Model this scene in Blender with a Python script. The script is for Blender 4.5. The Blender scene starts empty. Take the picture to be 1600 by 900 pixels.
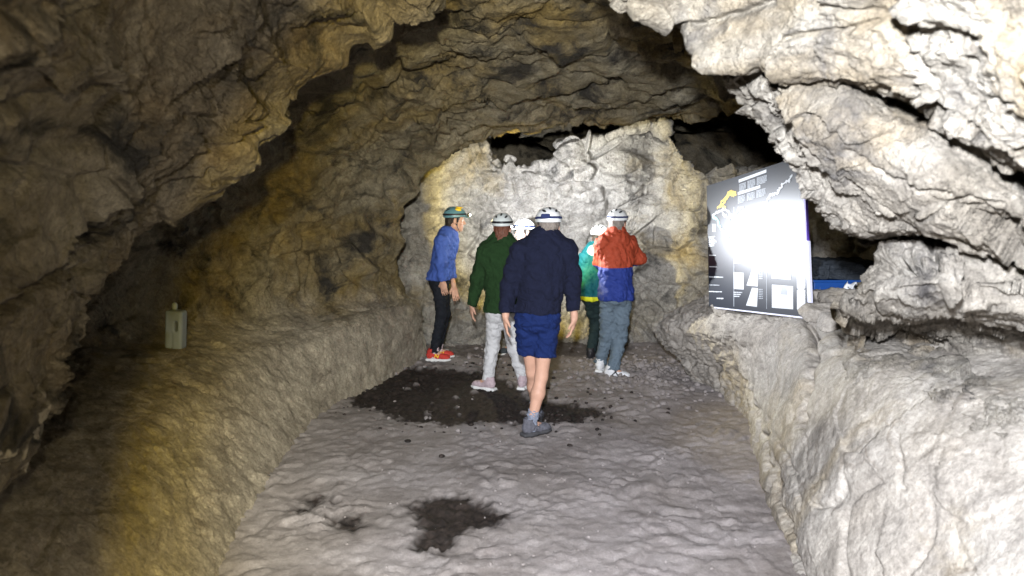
import bpy, math, random
import numpy as np
from mathutils import Vector, Matrix

random.seed(7)
rng = np.random.default_rng(11)
sc = bpy.context.scene
COL = sc.collection

# ----------------------------------------------------------------- camera
CAMZ, PITCH, FPX = 2.05, math.radians(8.06), 1200.0
CP, SP = math.cos(PITCH), math.sin(PITCH)


def ray(px, py):
    a, b = (px - 800) / FPX, (py - 450) / FPX
    return np.array([a, CP - b * SP, -SP - b * CP])


def P(px, py, Y):
    """world point seen at photo pixel (px, py) at horizontal distance Y"""
    r = ray(px, py)
    return np.array([0, 0, CAMZ]) + r * (Y / r[1])


def PZ(px, py, z):
    r = ray(px, py)
    return np.array([0, 0, CAMZ]) + r * ((z - CAMZ) / r[2])


def proj(p):
    x, y, z = p[..., 0], p[..., 1], p[..., 2] - CAMZ
    d = y * CP - z * SP
    dn = -z * CP - y * SP
    d = np.where(d < 0.05, 0.05, d)
    return 800 + FPX * x / d, 450 + FPX * dn / d


cam = bpy.data.cameras.new("camera")
co = bpy.data.objects.new("camera", cam)
COL.objects.link(co)
co.location = (0, 0, CAMZ)
co.rotation_euler = (math.pi / 2 - PITCH, 0, 0)
cam.sensor_width = 36
cam.lens = 36 * FPX / 1600
cam.clip_start = 0.02
cam.clip_end = 200
cam.dof.use_dof = True
cam.dof.focus_distance = 6.8
cam.dof.aperture_fstop = 2.2
sc.camera = co

# ----------------------------------------------------------------- noise


def _h(ix, iy, iz, s):
    h = (ix.astype(np.uint32) * np.uint32(374761393) + iy.astype(np.uint32) * np.uint32(668265263)
         + iz.astype(np.uint32) * np.uint32(2246822519) + np.uint32(s * 3266489917 & 0xffffffff))
    h = (h ^ (h >> np.uint32(13))) * np.uint32(1274126177)
    h = (h ^ (h >> np.uint32(15))) * np.uint32(2654435761)
    return h ^ (h >> np.uint32(16))


def perlin(p, s=0):
    p = np.asarray(p, np.float32)
    i = np.floor(p).astype(np.int64)
    f = p - i
    u = f * f * f * (f * (f * 6 - 15) + 10)
    out = 0
    for dx in (0, 1):
        wx = u[:, 0] if dx else 1 - u[:, 0]
        for dy in (0, 1):
            wy = u[:, 1] if dy else 1 - u[:, 1]
            for dz in (0, 1):
                wz = u[:, 2] if dz else 1 - u[:, 2]
                h = _h(i[:, 0] + dx, i[:, 1] + dy, i[:, 2] + dz, s)
                gx = (h & np.uint32(1023)).astype(np.float32) / 511.5 - 1
                gy = ((h >> np.uint32(10)) & np.uint32(1023)).astype(np.float32) / 511.5 - 1
                gz = ((h >> np.uint32(20)) & np.uint32(1023)).astype(np.float32) / 511.5 - 1
                out = out + wx * wy * wz * (gx * (f[:, 0] - dx) + gy * (f[:, 1] - dy) + gz * (f[:, 2] - dz))
    return out * 1.3


def fbm(p, o=4, s=0, g=.5):
    a, t = 1., 0
    for k in range(o):
        t = t + a * perlin(p * (2.03 ** k) + 17.3 * k, s + k)
        a *= g
    return t


def billow(p, o=3, s=0, g=.5):
    a, t = 1., 0
    for k in range(o):
        t = t + a * (np.abs(perlin(p * (2.07 ** k) + 9.1 * k, s + k)) * 2 - .5)
        a *= g
    return t


def voro(p, s=0):
    p = np.asarray(p, np.float32)
    i = np.floor(p).astype(np.int64)
    f1 = np.full(len(p), 9., np.float32)
    f2 = np.full(len(p), 9., np.float32)
    cell = np.zeros(len(p), np.float32)
    for dx in (-1, 0, 1):
        for dy in (-1, 0, 1):
            for dz in (-1, 0, 1):
                a, b, c = i[:, 0] + dx, i[:, 1] + dy, i[:, 2] + dz
                h = _h(a, b, c, s)
                q = np.stack([a + (h & np.uint32(1023)) / 1023., b + ((h >> np.uint32(10)) & np.uint32(1023)) / 1023.,
                              c + ((h >> np.uint32(20)) & np.uint32(1023)) / 1023.], 1).astype(np.float32)
                d = np.sqrt(((q - p) ** 2).sum(1))
                n = d < f1
                f2 = np.where(n, f1, np.minimum(f2, d))
                cell = np.where(n, (h >> np.uint32(7)) % np.uint32(997) / 997., cell)
                f1 = np.where(n, d, f1)
    return f1, f2, cell


def facets(p, s=0):
    """broken planes: every cell of a jittered lattice is one tilted face"""
    p = np.asarray(p, np.float32)
    i = np.floor(p).astype(np.int64)
    f1 = np.full(len(p), 9., np.float32)
    out = np.zeros(len(p), np.float32)
    for dx in (-1, 0, 1):
        for dy in (-1, 0, 1):
            for dz in (-1, 0, 1):
                a, b, c = i[:, 0] + dx, i[:, 1] + dy, i[:, 2] + dz
                h = _h(a, b, c, s)
                u = lambda k: ((h >> np.uint32(k)) & np.uint32(1023)) / np.float32(1023.)
                rx, ry, rz = p[:, 0] - a - u(0), p[:, 1] - b - u(10), p[:, 2] - c - u(20)
                d = rx * rx + ry * ry + rz * rz
                h2 = _h(a, b, c, s + 77)
                w = lambda k: ((h2 >> np.uint32(k)) & np.uint32(1023)) / np.float32(511.5) - 1
                v = rx * w(0) + ry * w(10) + rz * w(20) + .35 * (u(5) - .5)
                n = d < f1
                out = np.where(n, v, out)
                f1 = np.where(n, d, f1)
    return out


def sstep(a, b, x):
    t = np.clip((x - a) / (b - a), 0, 1)
    return t * t * (3 - 2 * t)


# ----------------------------------------------------------------- mesh helpers


def mesh_obj(name, verts, faces, mat=None, parent=None, smooth=True):
    me = bpy.data.meshes.new(name)
    verts = np.asarray(verts, np.float32)
    if isinstance(faces, np.ndarray):
        n = len(faces)
        k = faces.shape[1]
        me.vertices.add(len(verts))
        me.vertices.foreach_set("co", verts.ravel())
        me.loops.add(n * k)
        me.loops.foreach_set("vertex_index", faces.astype(np.int32).ravel())
        me.polygons.add(n)
        me.polygons.foreach_set("loop_start", (np.arange(n) * k).astype(np.int32))
        me.update(calc_edges=True)
    else:
        me.from_pydata([tuple(map(float, v)) for v in verts], [], faces)
    if smooth and len(me.polygons):
        me.polygons.foreach_set("use_smooth", np.ones(len(me.polygons), bool))
    me.validate()
    o = bpy.data.objects.new(name, me)
    COL.objects.link(o)
    if mat:
        me.materials.append(mat)
    if parent:
        o.parent = parent
    return o


def tag(o, label=None, cat=None, group=None, kind=None):
    for k, v in (("label", label), ("category", cat), ("group", group), ("kind", kind)):
        if v:
            o[k] = v
    return o


def empty(name, loc, label=None, cat=None, group=None):
    o = bpy.data.objects.new(name, None)
    o.empty_display_size = .1
    o.location = loc
    COL.objects.link(o)
    return tag(o, label, cat, group)


def cr_matrix(n, m):
    """Catmull-Rom weights that resample n control points to m points"""
    t = np.linspace(0, n - 1, m)
    i = np.minimum(t.astype(int), n - 2)
    u = t - i
    W = np.zeros((m, n))
    w = [(-u + 2 * u ** 2 - u ** 3) / 2, (2 - 5 * u ** 2 + 3 * u ** 3) / 2, (u + 4 * u ** 2 - 3 * u ** 3) / 2, (-u ** 2 + u ** 3) / 2]
    for k in range(4):
        np.add.at(W, (np.arange(m), np.clip(i - 1 + k, 0, n - 1)), w[k])
    return W


def grid_normals(G):
    du = np.gradient(G, axis=0)
    dv = np.gradient(G, axis=1)
    n = np.cross(du, dv)
    return n / (np.linalg.norm(n, axis=2, keepdims=True) + 1e-9)


def grid_faces(R, C):
    i = np.arange(R * C).reshape(R, C)
    return np.stack([i[:-1, :-1], i[1:, :-1], i[1:, 1:], i[:-1, 1:]], -1).reshape(-1, 4)


def poly_dist(px, py, line):
    d = np.full(px.shape, 1e9)
    for (x0, y0), (x1, y1) in zip(line[:-1], line[1:]):
        vx, vy = x1 - x0, y1 - y0
        t = np.clip(((px - x0) * vx + (py - y0) * vy) / (vx * vx + vy * vy + 1e-9), 0, 1)
        d = np.minimum(d, np.hypot(px - x0 - t * vx, py - y0 - t * vy))
    return d


def rock_disp(p, s=0, big=.10, mid=.07, fine=1., strata=.03, crack=.03, fac=1., sdir=(.25, .15, .95)):
    w = np.stack([perlin(p * .9, s + 1), perlin(p * .9 + 31, s + 2), perlin(p * .9 + 57, s + 3)], 1)
    q = p + .22 * w
    d = big * fbm(p * .75, 2, s + 5)
    d = d + mid * (.2 * billow(q * 1.9, 2, s + 11, .5) + .75 * fbm(q * 2.4, 2, s + 15, .5))
    if strata:
        sd = np.array(sdir) / np.linalg.norm(sdir)
        h = q @ sd * 3.3 + .8 * perlin(p * 1.3, s + 21)
        fr = h - np.floor(h)
        lay = sstep(0, .75, fr) - sstep(.75, 1, fr) - .5
        d = d + strata * lay * (0.4 + sstep(-.2, .3, perlin(p * .8 + 5, s + 23)))
    if crack:
        f1, f2, c = voro(q * np.array([1.7, 1.7, 2.6]), s + 31)
        e = f2 - f1
        msk = sstep(-.1, .25, perlin(p * 1.1 + 77, s + 33))
        d = d - crack * (1 - sstep(0, .10, e)) * msk + (c - .5) * .5 * crack * sstep(.0, .06, e)
    rm = .45 + .8 * sstep(-.35, .35, perlin(p * 1.2 + 13, s + 39))
    wq = q + .05 * np.stack([perlin(p * 6, s + 61), perlin(p * 6 + 31, s + 62), perlin(p * 6 + 57, s + 63)], 1)
    d = d + fac * (.075 * facets(wq * np.array([2.1, 2.1, 3.0]), s + 81) + .030 * rm * facets(wq * np.array([5.5, 5.5, 8.]), s + 85) + .010 * rm * facets(wq * 15, s + 89))
    d = d + fine * rm * (.012 * fbm(q * 9, 3, s + 47, .6) + .0075 * fbm(q * 34, 3, s + 51, .65))
    return d


CRACKS = []


def sheet(name, ctrl, m, n, mat, seed, ref=(0, 4, 1.5), kind="structure", cracks=(), worn_below=None, rough_from=None, **kw):
    """rock surface through a net of measured points, roughened along its normal"""
    A = np.array(ctrl, float)
    G = np.einsum('ar,rck->ack', cr_matrix(A.shape[0], m), A)
    G = np.einsum('bc,ack->abk', cr_matrix(A.shape[1], n), G)
    N = grid_normals(G)
    cen = G[m // 2, n // 2]
    if np.dot(N[m // 2, n // 2], np.array(ref) - cen) < 0:
        N = -N
    p = G.reshape(-1, 3)
    nn = N.reshape(-1, 3)
    d = rock_disp(p, seed, **kw)
    if worn_below:      # the cut benches are rubbed smooth
        k = sstep(worn_below, worn_below + .35, p[:, 2])
        d = d * (.24 + .76 * k) + (1 - k) * (.012 * fbm(p * 9, 3, seed + 60) + .006 * fbm(p * 30, 2, seed + 63))
    if rough_from:      # trodden and weathered near, broken and craggy at the far end
        k = sstep(rough_from, rough_from + 1.5, p[:, 1])
        d = d * (.75 + .35 * k) + k * (.030 * fbm(p * 7, 4, seed + 66, .6) + .014 * billow(p * 13, 2, seed + 69))
        d = d - .03 * (1 - sstep(0, .05, np.abs(perlin(p * np.array([1.6, 1.6, 1.6]) + 3, seed + 71)))) * sstep(.0, .3, perlin(p * .9 + 8, seed + 72))
    px, py = proj(p)
    for line, wid, dep in cracks:
        jx = 9 * perlin(p * 5, 91) + 4 * perlin(p * 16, 92)
        jy = 9 * perlin(p * 5 + 40, 93) + 4 * perlin(p * 16 + 40, 94)
        d = d - dep * np.exp(-(poly_dist(px + jx, py + jy, line) / wid) ** 2)
    p = p + nn * d[:, None]
    o = mesh_obj(name, p, grid_faces(m, n), mat)
    if kind:
        o["kind"] = kind
    return o


# surface nets
def surface_nets(D, lo, res):
    S = D < 0
    nx, ny, nz = D.shape
    c = [(0, 0, 0), (1, 0, 0), (0, 1, 0), (1, 1, 0), (0, 0, 1), (1, 0, 1), (0, 1, 1), (1, 1, 1)]
    sub = lambda A, o: A[o[0]:nx - 1 + o[0], o[1]:ny - 1 + o[1], o[2]:nz - 1 + o[2]]
    cnt = sum(sub(S, o).astype(np.int8) for o in c)
    act = (cnt > 0) & (cnt < 8)
    idx = np.argwhere(act)
    if not len(idx):
        return np.zeros((0, 3)), np.zeros((0, 4), int)
    vid = np.full(act.shape, -1, np.int64)
    vid[act] = np.arange(len(idx))
    vals = np.stack([D[idx[:, 0] + o[0], idx[:, 1] + o[1], idx[:, 2] + o[2]] for o in c], 1)
    acc = np.zeros((len(idx), 3))
    n = np.zeros(len(idx))
    for a in range(8):
        for b in range(a + 1, 8):
            if sum(abs(c[a][k] - c[b][k]) for k in range(3)) != 1:
                continue
            va, vb = vals[:, a], vals[:, b]
            m = (va < 0) != (vb < 0)
            t = np.where(m, va / np.where(m, va - vb, 1), 0)
            pt = np.array(c[a])[None] + t[:, None] * (np.array(c[b]) - np.array(c[a]))[None]
            acc += np.where(m[:, None], pt, 0)
            n += m
    V = (idx + acc / n[:, None]) * res + lo
    F = []
    for ax in range(3):
        u, v = (ax + 1) % 3, (ax + 2) % 3
        sl0 = [slice(1, -1)] * 3
        sl1 = [slice(1, -1)] * 3
        sl0[ax] = slice(0, -1)
        sl1[ax] = slice(1, None)
        A, B = S[tuple(sl0)], S[tuple(sl1)]
        e = np.argwhere(A != B)
        if not len(e):
            continue
        fl = A[e[:, 0], e[:, 1], e[:, 2]]
        off = np.ones(3, int)
        off[ax] = 0
        g = e + off
        du = np.zeros(3, int)
        dv = np.zeros(3, int)
        du[u] = 1
        dv[v] = 1
        get = lambda k: vid[k[:, 0], k[:, 1], k[:, 2]]
        q = np.stack([get(g - du - dv), get(g - dv), get(g), get(g - du)], 1)
        q[~fl] = q[~fl][:, ::-1]
        F.append(q)
    F = np.concatenate(F)
    F = F[(F >= 0).all(1)]
    return V, F


class Field:
    def __init__(s, lo, hi, res):
        s.lo = np.array(lo, float)
        s.res = res
        s.n = np.ceil((np.array(hi) - s.lo) / res).astype(int) + 1
        s.D = np.full(s.n, .2, np.float32)
        s.ax = [(s.lo[k] + res * np.arange(s.n[k])).astype(np.float32) for k in range(3)]

    def _loc(s, lo, hi, m):
        a = np.clip(np.floor((np.array(lo) - m - s.lo) / s.res).astype(int), 0, s.n)
        b = np.clip(np.ceil((np.array(hi) + m - s.lo) / s.res).astype(int) + 1, 0, s.n)
        sl = tuple(slice(a[k], b[k]) for k in range(3))
        X, Y, Z = np.meshgrid(s.ax[0][sl[0]], s.ax[1][sl[1]], s.ax[2][sl[2]], indexing='ij', sparse=True)
        return sl, X, Y, Z

    def _mix(s, sl, d, k, op):
        o = s.D[sl]
        if not o.size:
            return
        if op == 'sub':
            d = -d
            h = np.clip(.5 - .5 * (d - o) / max(k, 1e-5), 0, 1) if k else None
            s.D[sl] = np.maximum(o, d) if not k else o + (d - o) * (1 - h) + k * h * (1 - h)
            return
        if k:
            h = np.maximum(k - np.abs(o - d), 0) / k
            s.D[sl] = np.minimum(o, d) - h * h * k * .25
        else:
            s.D[sl] = np.minimum(o, d)

    def cap(s, a, b, ra, rb=None, k=0., op='add'):
        a, b = np.array(a, float), np.array(b, float)
        rb = ra if rb is None else rb
        r = max(ra, rb)
        sl, X, Y, Z = s._loc(np.minimum(a, b) - r, np.maximum(a, b) + r, k + .03)
        ba = b - a
        L = max(ba @ ba, 1e-9)
        t = np.clip(((X - a[0]) * ba[0] + (Y - a[1]) * ba[1] + (Z - a[2]) * ba[2]) / L, 0, 1)
        d = np.sqrt((X - a[0] - t * ba[0]) ** 2 + (Y - a[1] - t * ba[1]) ** 2 + (Z - a[2] - t * ba[2]) ** 2) - (ra + (rb - ra) * t)
        s._mix(sl, d, k, op)
        return s

    def ell(s, c, r, R=None, k=0., op='add'):
        c = np.array(c, float)
        r = np.array(r, float)
        R = np.eye(3) if R is None else np.array(R)
        m = max(r)
        sl, X, Y, Z = s._loc(c - m, c + m, k + .03)
        q = [((X - c[0]) * R[i, 0] + (Y - c[1]) * R[i, 1] + (Z - c[2]) * R[i, 2]) for i in range(3)]
        k0 = np.sqrt(sum((q[i] / r[i]) ** 2 for i in range(3)))
        k1 = np.sqrt(sum((q[i] / r[i] ** 2) ** 2 for i in range(3))) + 1e-6
        s._mix(sl, k0 * (k0 - 1) / k1, k, op)
        return s

    def box(s, c, h, R=None, rad=0., k=0., op='add'):
        c = np.array(c, float)
        h = np.array(h, float)
        R = np.eye(3) if R is None else np.array(R)
        m = np.linalg.norm(h)
        sl, X, Y, Z = s._loc(c - m, c + m, k + .03)
        q = [np.abs((X - c[0]) * R[i, 0] + (Y - c[1]) * R[i, 1] + (Z - c[2]) * R[i, 2]) - h[i] + rad for i in range(3)]
        d = np.sqrt(sum(np.maximum(a, 0) ** 2 for a in q)) + np.minimum(np.maximum(np.maximum(q[0], q[1]), q[2]), 0) - rad
        s._mix(sl, d, k, op)
        return s

    def cut(s, pt, n):
        """keep the side where (p-pt).n < 0"""
        n = np.array(n, float) / np.linalg.norm(n)
        X, Y, Z = np.meshgrid(*s.ax, indexing='ij', sparse=True)
        d = (X - pt[0]) * n[0] + (Y - pt[1]) * n[1] + (Z - pt[2]) * n[2]
        s.D = np.maximum(s.D, d.astype(np.float32))
        return s

    def mesh(s, wr=None):
        V, F = surface_nets(s.D, s.lo, s.res)
        if wr and len(V):
            g = np.gradient(s.D, s.res)
            ii = np.clip(((V - s.lo) / s.res).round().astype(int), 0, s.n - 1)
            N = np.stack([a[ii[:, 0], ii[:, 1], ii[:, 2]] for a in g], 1)
            N /= np.linalg.norm(N, axis=1, keepdims=True) + 1e-6
            V = V + N * wr(V)[:, None]
        return V, F


# ----------------------------------------------------------------- materials


def new_mat(name):
    m = bpy.data.materials.new(name)
    m.use_nodes = True
    nt = m.node_tree
    b = nt.nodes["Principled BSDF"]
    return m, nt, b


def N(nt, t, **kw):
    n = nt.nodes.new(t)
    for k, v in kw.items():
        if k in n.inputs:
            n.inputs[k].default_value = v
        else:
            setattr(n, k, v)
    return n


def rgba(c):
    return (c[0], c[1], c[2], 1)


def noise(nt, vec, scale, detail=6, rough=.6, dist=0.):
    n = N(nt, "ShaderNodeTexNoise", Scale=scale, Detail=detail, Roughness=rough, Distortion=dist)
    nt.links.new(vec, n.inputs["Vector"])
    return n.outputs["Fac"]


def ramp(nt, fac, a, b, c0=(0, 0, 0), c1=(1, 1, 1)):
    r = N(nt, "ShaderNodeValToRGB")
    r.color_ramp.elements[0].position = a
    r.color_ramp.elements[1].position = b
    r.color_ramp.elements[0].color = rgba(c0)
    r.color_ramp.elements[1].color = rgba(c1)
    nt.links.new(fac, r.inputs["Fac"])
    return r.outputs["Color"]


def mixc(nt, fac, a, b, mode='MIX'):
    m = N(nt, "ShaderNodeMix", data_type='RGBA', blend_type=mode)
    if isinstance(fac, float):
        m.inputs[0].default_value = fac
    else:
        nt.links.new(fac, m.inputs[0])
    for i, v in ((6, a), (7, b)):
        if isinstance(v, tuple):
            m.inputs[i].default_value = rgba(v)
        else:
            nt.links.new(v, m.inputs[i])
    return m.outputs[2]


def math_(nt, op, a, b=None):
    m = N(nt, "ShaderNodeMath", operation=op)
    for i, v in enumerate((a, b)):
        if v is None:
            continue
        if isinstance(v, (int, float)):
            m.inputs[i].default_value = v
        else:
            nt.links.new(v, m.inputs[i])
    return m.outputs[0]


def bumps(nt, b, layers):
    prev = None
    for h, st, dist in layers:
        bp = N(nt, "ShaderNodeBump", Strength=st, Distance=dist)
        nt.links.new(h, bp.inputs["Height"])
        if prev:
            nt.links.new(prev, bp.inputs["Normal"])
        prev = bp.outputs["Normal"]
    nt.links.new(prev, b.inputs["Normal"])


def rock_mat(name, pale, base, ochre, dark, dark_amt=.45, ochre_amt=.5, pale_amt=.5, bump=1., rough=.9, flakes=0., dust=None):
    m, nt, b = new_mat(name)
    vec = N(nt, "ShaderNodeNewGeometry").outputs["Position"]
    c = mixc(nt, ramp(nt, noise(nt, vec, 1.3, 5, .62, .4), .5 - .25 * pale_amt, .78 - .25 * pale_amt), base, pale)
    c = mixc(nt, ramp(nt, noise(nt, vec, .75, 6, .65, .8), .66 - .3 * ochre_amt, .82 - .25 * ochre_amt), c, ochre)
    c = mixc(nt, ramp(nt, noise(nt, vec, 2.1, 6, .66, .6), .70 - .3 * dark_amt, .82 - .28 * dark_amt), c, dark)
    if dust:       # trampled dust lies on everything low enough to sit on
        dz = N(nt, "ShaderNodeSeparateXYZ")
        nt.links.new(vec, dz.inputs[0])
        lo_ = math_(nt, 'ADD', math_(nt, 'MULTIPLY', math_(nt, 'SUBTRACT', 1.0, dz.outputs["Z"]), 1.6), math_(nt, 'MULTIPLY', math_(nt, 'SUBTRACT', noise(nt, vec, 2.5, 5), .5), 1.5))
        c = mixc(nt, ramp(nt, lo_, .1, .8), c, mixc(nt, ramp(nt, noise(nt, vec, 1.7, 5), .35, .65), dust, tuple(k * .72 for k in dust)))
    # veins and gritty speckle of the stone itself
    v = N(nt, "ShaderNodeTexVoronoi", feature='DISTANCE_TO_EDGE', Scale=3.2)
    wv = N(nt, "ShaderNodeTexNoise", Scale=2.2, Detail=5.)
    nt.links.new(vec, wv.inputs["Vector"])
    wm = N(nt, "ShaderNodeVectorMath", operation='MULTIPLY_ADD')
    nt.links.new(wv.outputs["Color"], wm.inputs[0])
    wm.inputs[1].default_value = (.6, .6, .6)
    nt.links.new(vec, wm.inputs[2])
    nt.links.new(wm.outputs[0], v.inputs["Vector"])
    vein = ramp(nt, v.outputs["Distance"], .0, .035, (.55, .5, .45), (1, 1, 1))
    vm = ramp(nt, noise(nt, vec, 1.7, 3), .48, .6)
    c = mixc(nt, mixc(nt, vm, (0, 0, 0), (.7, .7, .7)), c, mixc(nt, 1., c, vein, 'MULTIPLY'))
    sp = ramp(nt, noise(nt, vec, 42, 5, .75), .3, .72, (.62, .6, .58), (1.22, 1.2, 1.18))
    c = mixc(nt, 1., c, sp, 'MULTIPLY')
    sp2 = ramp(nt, noise(nt, vec, 6.5, 6, .72, .5), .32, .68, (.62, .61, .61), (1.2, 1.2, 1.2))
    c = mixc(nt, 1., c, sp2, 'MULTIPLY')
    if flakes:
        fl = ramp(nt, noise(nt, vec, 6.5, 3, .5, .3), .57, .60)
        fz = N(nt, "ShaderNodeSeparateXYZ")
        nt.links.new(vec, fz.inputs[0])
        lowm = ramp(nt, math_(nt, 'SUBTRACT', 1.5, fz.outputs["Z"]), .15, .45)
        c = mixc(nt, math_(nt, 'MULTIPLY', math_(nt, 'MULTIPLY', fl, lowm), flakes), c, (.62, .55, .42))
    nt.links.new(c, b.inputs["Base Color"])
    b.inputs["Roughness"].default_value = rough
    b.inputs["Specular IOR Level"].default_value = .25
    v2 = N(nt, "ShaderNodeTexVoronoi", feature='F1', Scale=26.)
    nt.links.new(wm.outputs[0], v2.inputs["Vector"])
    v3 = N(nt, "ShaderNodeTexVoronoi", feature='DISTANCE_TO_EDGE', Scale=8.)
    nt.links.new(wm.outputs[0], v3.inputs["Vector"])
    frac = math_(nt, 'MULTIPLY', ramp(nt, v3.outputs["Distance"], .0, .06), ramp(nt, noise(nt, vec, 3.1, 2), .42, .62))
    bumps(nt, b, [(noise(nt, vec, 9, 7, .74, .4), 1.0 * bump, .07), (v2.outputs["Distance"], .3 * bump, .012), (frac, .3 * bump, .02),
                  (noise(nt, vec, 75, 4, .7), .9 * bump, .006)])
    return m


M_right = rock_mat("limestone_pale", (.42, .40, .365), (.29, .265, .225), (.30, .232, .135), (.125, .12, .12), .45, .48, .65, 1.1)
M_bench = rock_mat("limestone_bench", (.41, .39, .36), (.315, .29, .258), (.31, .26, .175), (.20, .18, .165), .28, .32, .62, .40)
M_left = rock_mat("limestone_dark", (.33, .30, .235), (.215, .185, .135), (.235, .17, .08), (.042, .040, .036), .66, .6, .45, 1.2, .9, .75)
M_room = rock_mat("limestone_ochre", (.29, .265, .205), (.205, .175, .117), (.235, .175, .068), (.042, .038, .034), .64, .6, .45, 1.15, dust=(.50, .45, .37))
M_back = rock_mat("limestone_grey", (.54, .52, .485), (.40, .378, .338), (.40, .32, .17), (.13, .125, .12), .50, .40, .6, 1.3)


def floor_mat():
    m, nt, b = new_mat("trodden_earth")
    vec = N(nt, "ShaderNodeNewGeometry").outputs["Position"]
    at = N(nt, "ShaderNodeAttribute", attribute_name="damp")
    c = mixc(nt, ramp(nt, noise(nt, vec, 2.2, 6, .6), .35, .65), (.245, .218, .212), (.335, .304, .300))
    c = mixc(nt, ramp(nt, noise(nt, vec, 16, 6, .7), .5, .75), c, (.385, .354, .35))
    c = mixc(nt, ramp(nt, noise(nt, vec, .9, 5, .65, .5), .42, .68), c, mixc(nt, 1., c, (.70, .68, .64), 'MULTIPLY'))
    c = mixc(nt, ramp(nt, noise(nt, vec, 60, 4, .7), .35, .7), mixc(nt, 1., c, (.78, .77, .76), 'MULTIPLY'), c)
    dk = mixc(nt, ramp(nt, noise(nt, vec, 22, 5, .7), .4, .7), (.012, .009, .008), (.045, .033, .028))
    c = mixc(nt, at.outputs["Fac"], c, dk)
    nt.links.new(c, b.inputs["Base Color"])
    nt.links.new(math_(nt, 'SUBTRACT', .9, math_(nt, 'MULTIPLY', at.outputs["Fac"], .2)), b.inputs["Roughness"])
    b.inputs["Specular IOR Level"].default_value = .3
    bumps(nt, b, [(noise(nt, vec, 24, 8, .72, .2), .4, .014), (noise(nt, vec, 75, 6, .7), .8, .006)])
    return m


M_floor = floor_mat()


def plain(name, col, rough=.6, spec=.3, var=.12, scale=30., bump=0., bscale=120., metal=0., sheen=0.):
    m, nt, b = new_mat(name)
    tc = N(nt, "ShaderNodeTexCoord").outputs["Object"]
    f = ramp(nt, noise(nt, tc, scale, 5, .65), .25, .75, (1 - var,) * 3, (1 + var,) * 3)
    c = mixc(nt, 1., tuple(col), f, 'MULTIPLY')
    nt.links.new(c, b.inputs["Base Color"])
    b.inputs["Roughness"].default_value = rough
    b.inputs["Specular IOR Level"].default_value = spec
    b.inputs["Metallic"].default_value = metal
    if sheen:
        b.inputs["Sheen Weight"].default_value = sheen
    if bump:
        bumps(nt, b, [(noise(nt, tc, bscale, 4, .6), bump, .002), (noise(nt, tc, bscale * .12, 4, .55, .5), bump, .012)])
    return m


# ================================================================= CAVE
from mathutils.bvhtree import BVHTree


def bvh_of(*names):
    vs, fs, k = [], [], 0
    for o in bpy.data.objects:
        if o.type == 'MESH' and o.name.split('.')[0] in names and o.get('kind') == 'structure':
            n = len(o.data.vertices)
            a = np.empty(n * 3, np.float32)
            o.data.vertices.foreach_get("co", a)
            f = np.empty(len(o.data.polygons) * 4, np.int32)
            o.data.loops.foreach_get("vertex_index", f)
            vs.append(a.reshape(-1, 3))
            fs.append(f.reshape(-1, 4) + k)
            k += n
    return BVHTree.FromPolygons(np.concatenate(vs).tolist(), np.concatenate(fs).tolist())


# ---- floor
def in_poly_sd(x, y, poly):
    """signed distance to polygon (negative inside)"""
    d = np.full(x.shape, 1e9)
    inside = np.zeros(x.shape, bool)
    n = len(poly)
    for i in range(n):
        x0, y0 = poly[i]
        x1, y1 = poly[(i + 1) % n]
        vx, vy = x1 - x0, y1 - y0
        t = np.clip(((x - x0) * vx + (y - y0) * vy) / (vx * vx + vy * vy), 0, 1)
        d = np.minimum(d, np.hypot(x - x0 - t * vx, y - y0 - t * vy))
        c = ((y0 > y) != (y1 > y)) & (x < (x1 - x0) * (y - y0) / (y1 - y0 + 1e-12) + x0)
        inside ^= c
    return np.where(inside, -d, d)


def fl(pts):
    return [tuple(PZ(a, b, 0)[:2]) for a, b in pts]


SOIL = [fl([(545, 615), (600, 585), (650, 572), (720, 578), (770, 580), (800, 600), (830, 618), (900, 632), (960, 640), (930, 655), (860, 662), (800, 660), (740, 655), (690, 662), (640, 655), (590, 640), (550, 635)]),
        fl([(640, 785), (690, 772), (750, 780), (805, 800), (780, 820), (720, 840), (690, 868), (650, 850), (660, 815)]),
        fl([(520, 808), (560, 805), (575, 822), (550, 830)]),
        fl([(470, 775), (505, 772), (515, 782), (490, 788)]),
        fl([(455, 790), (480, 792), (475, 800)]),
        fl([(690, 540), (760, 536), (830, 545), (960, 520), (985, 545), (900, 556), (760, 560), (720, 556)])]


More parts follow.
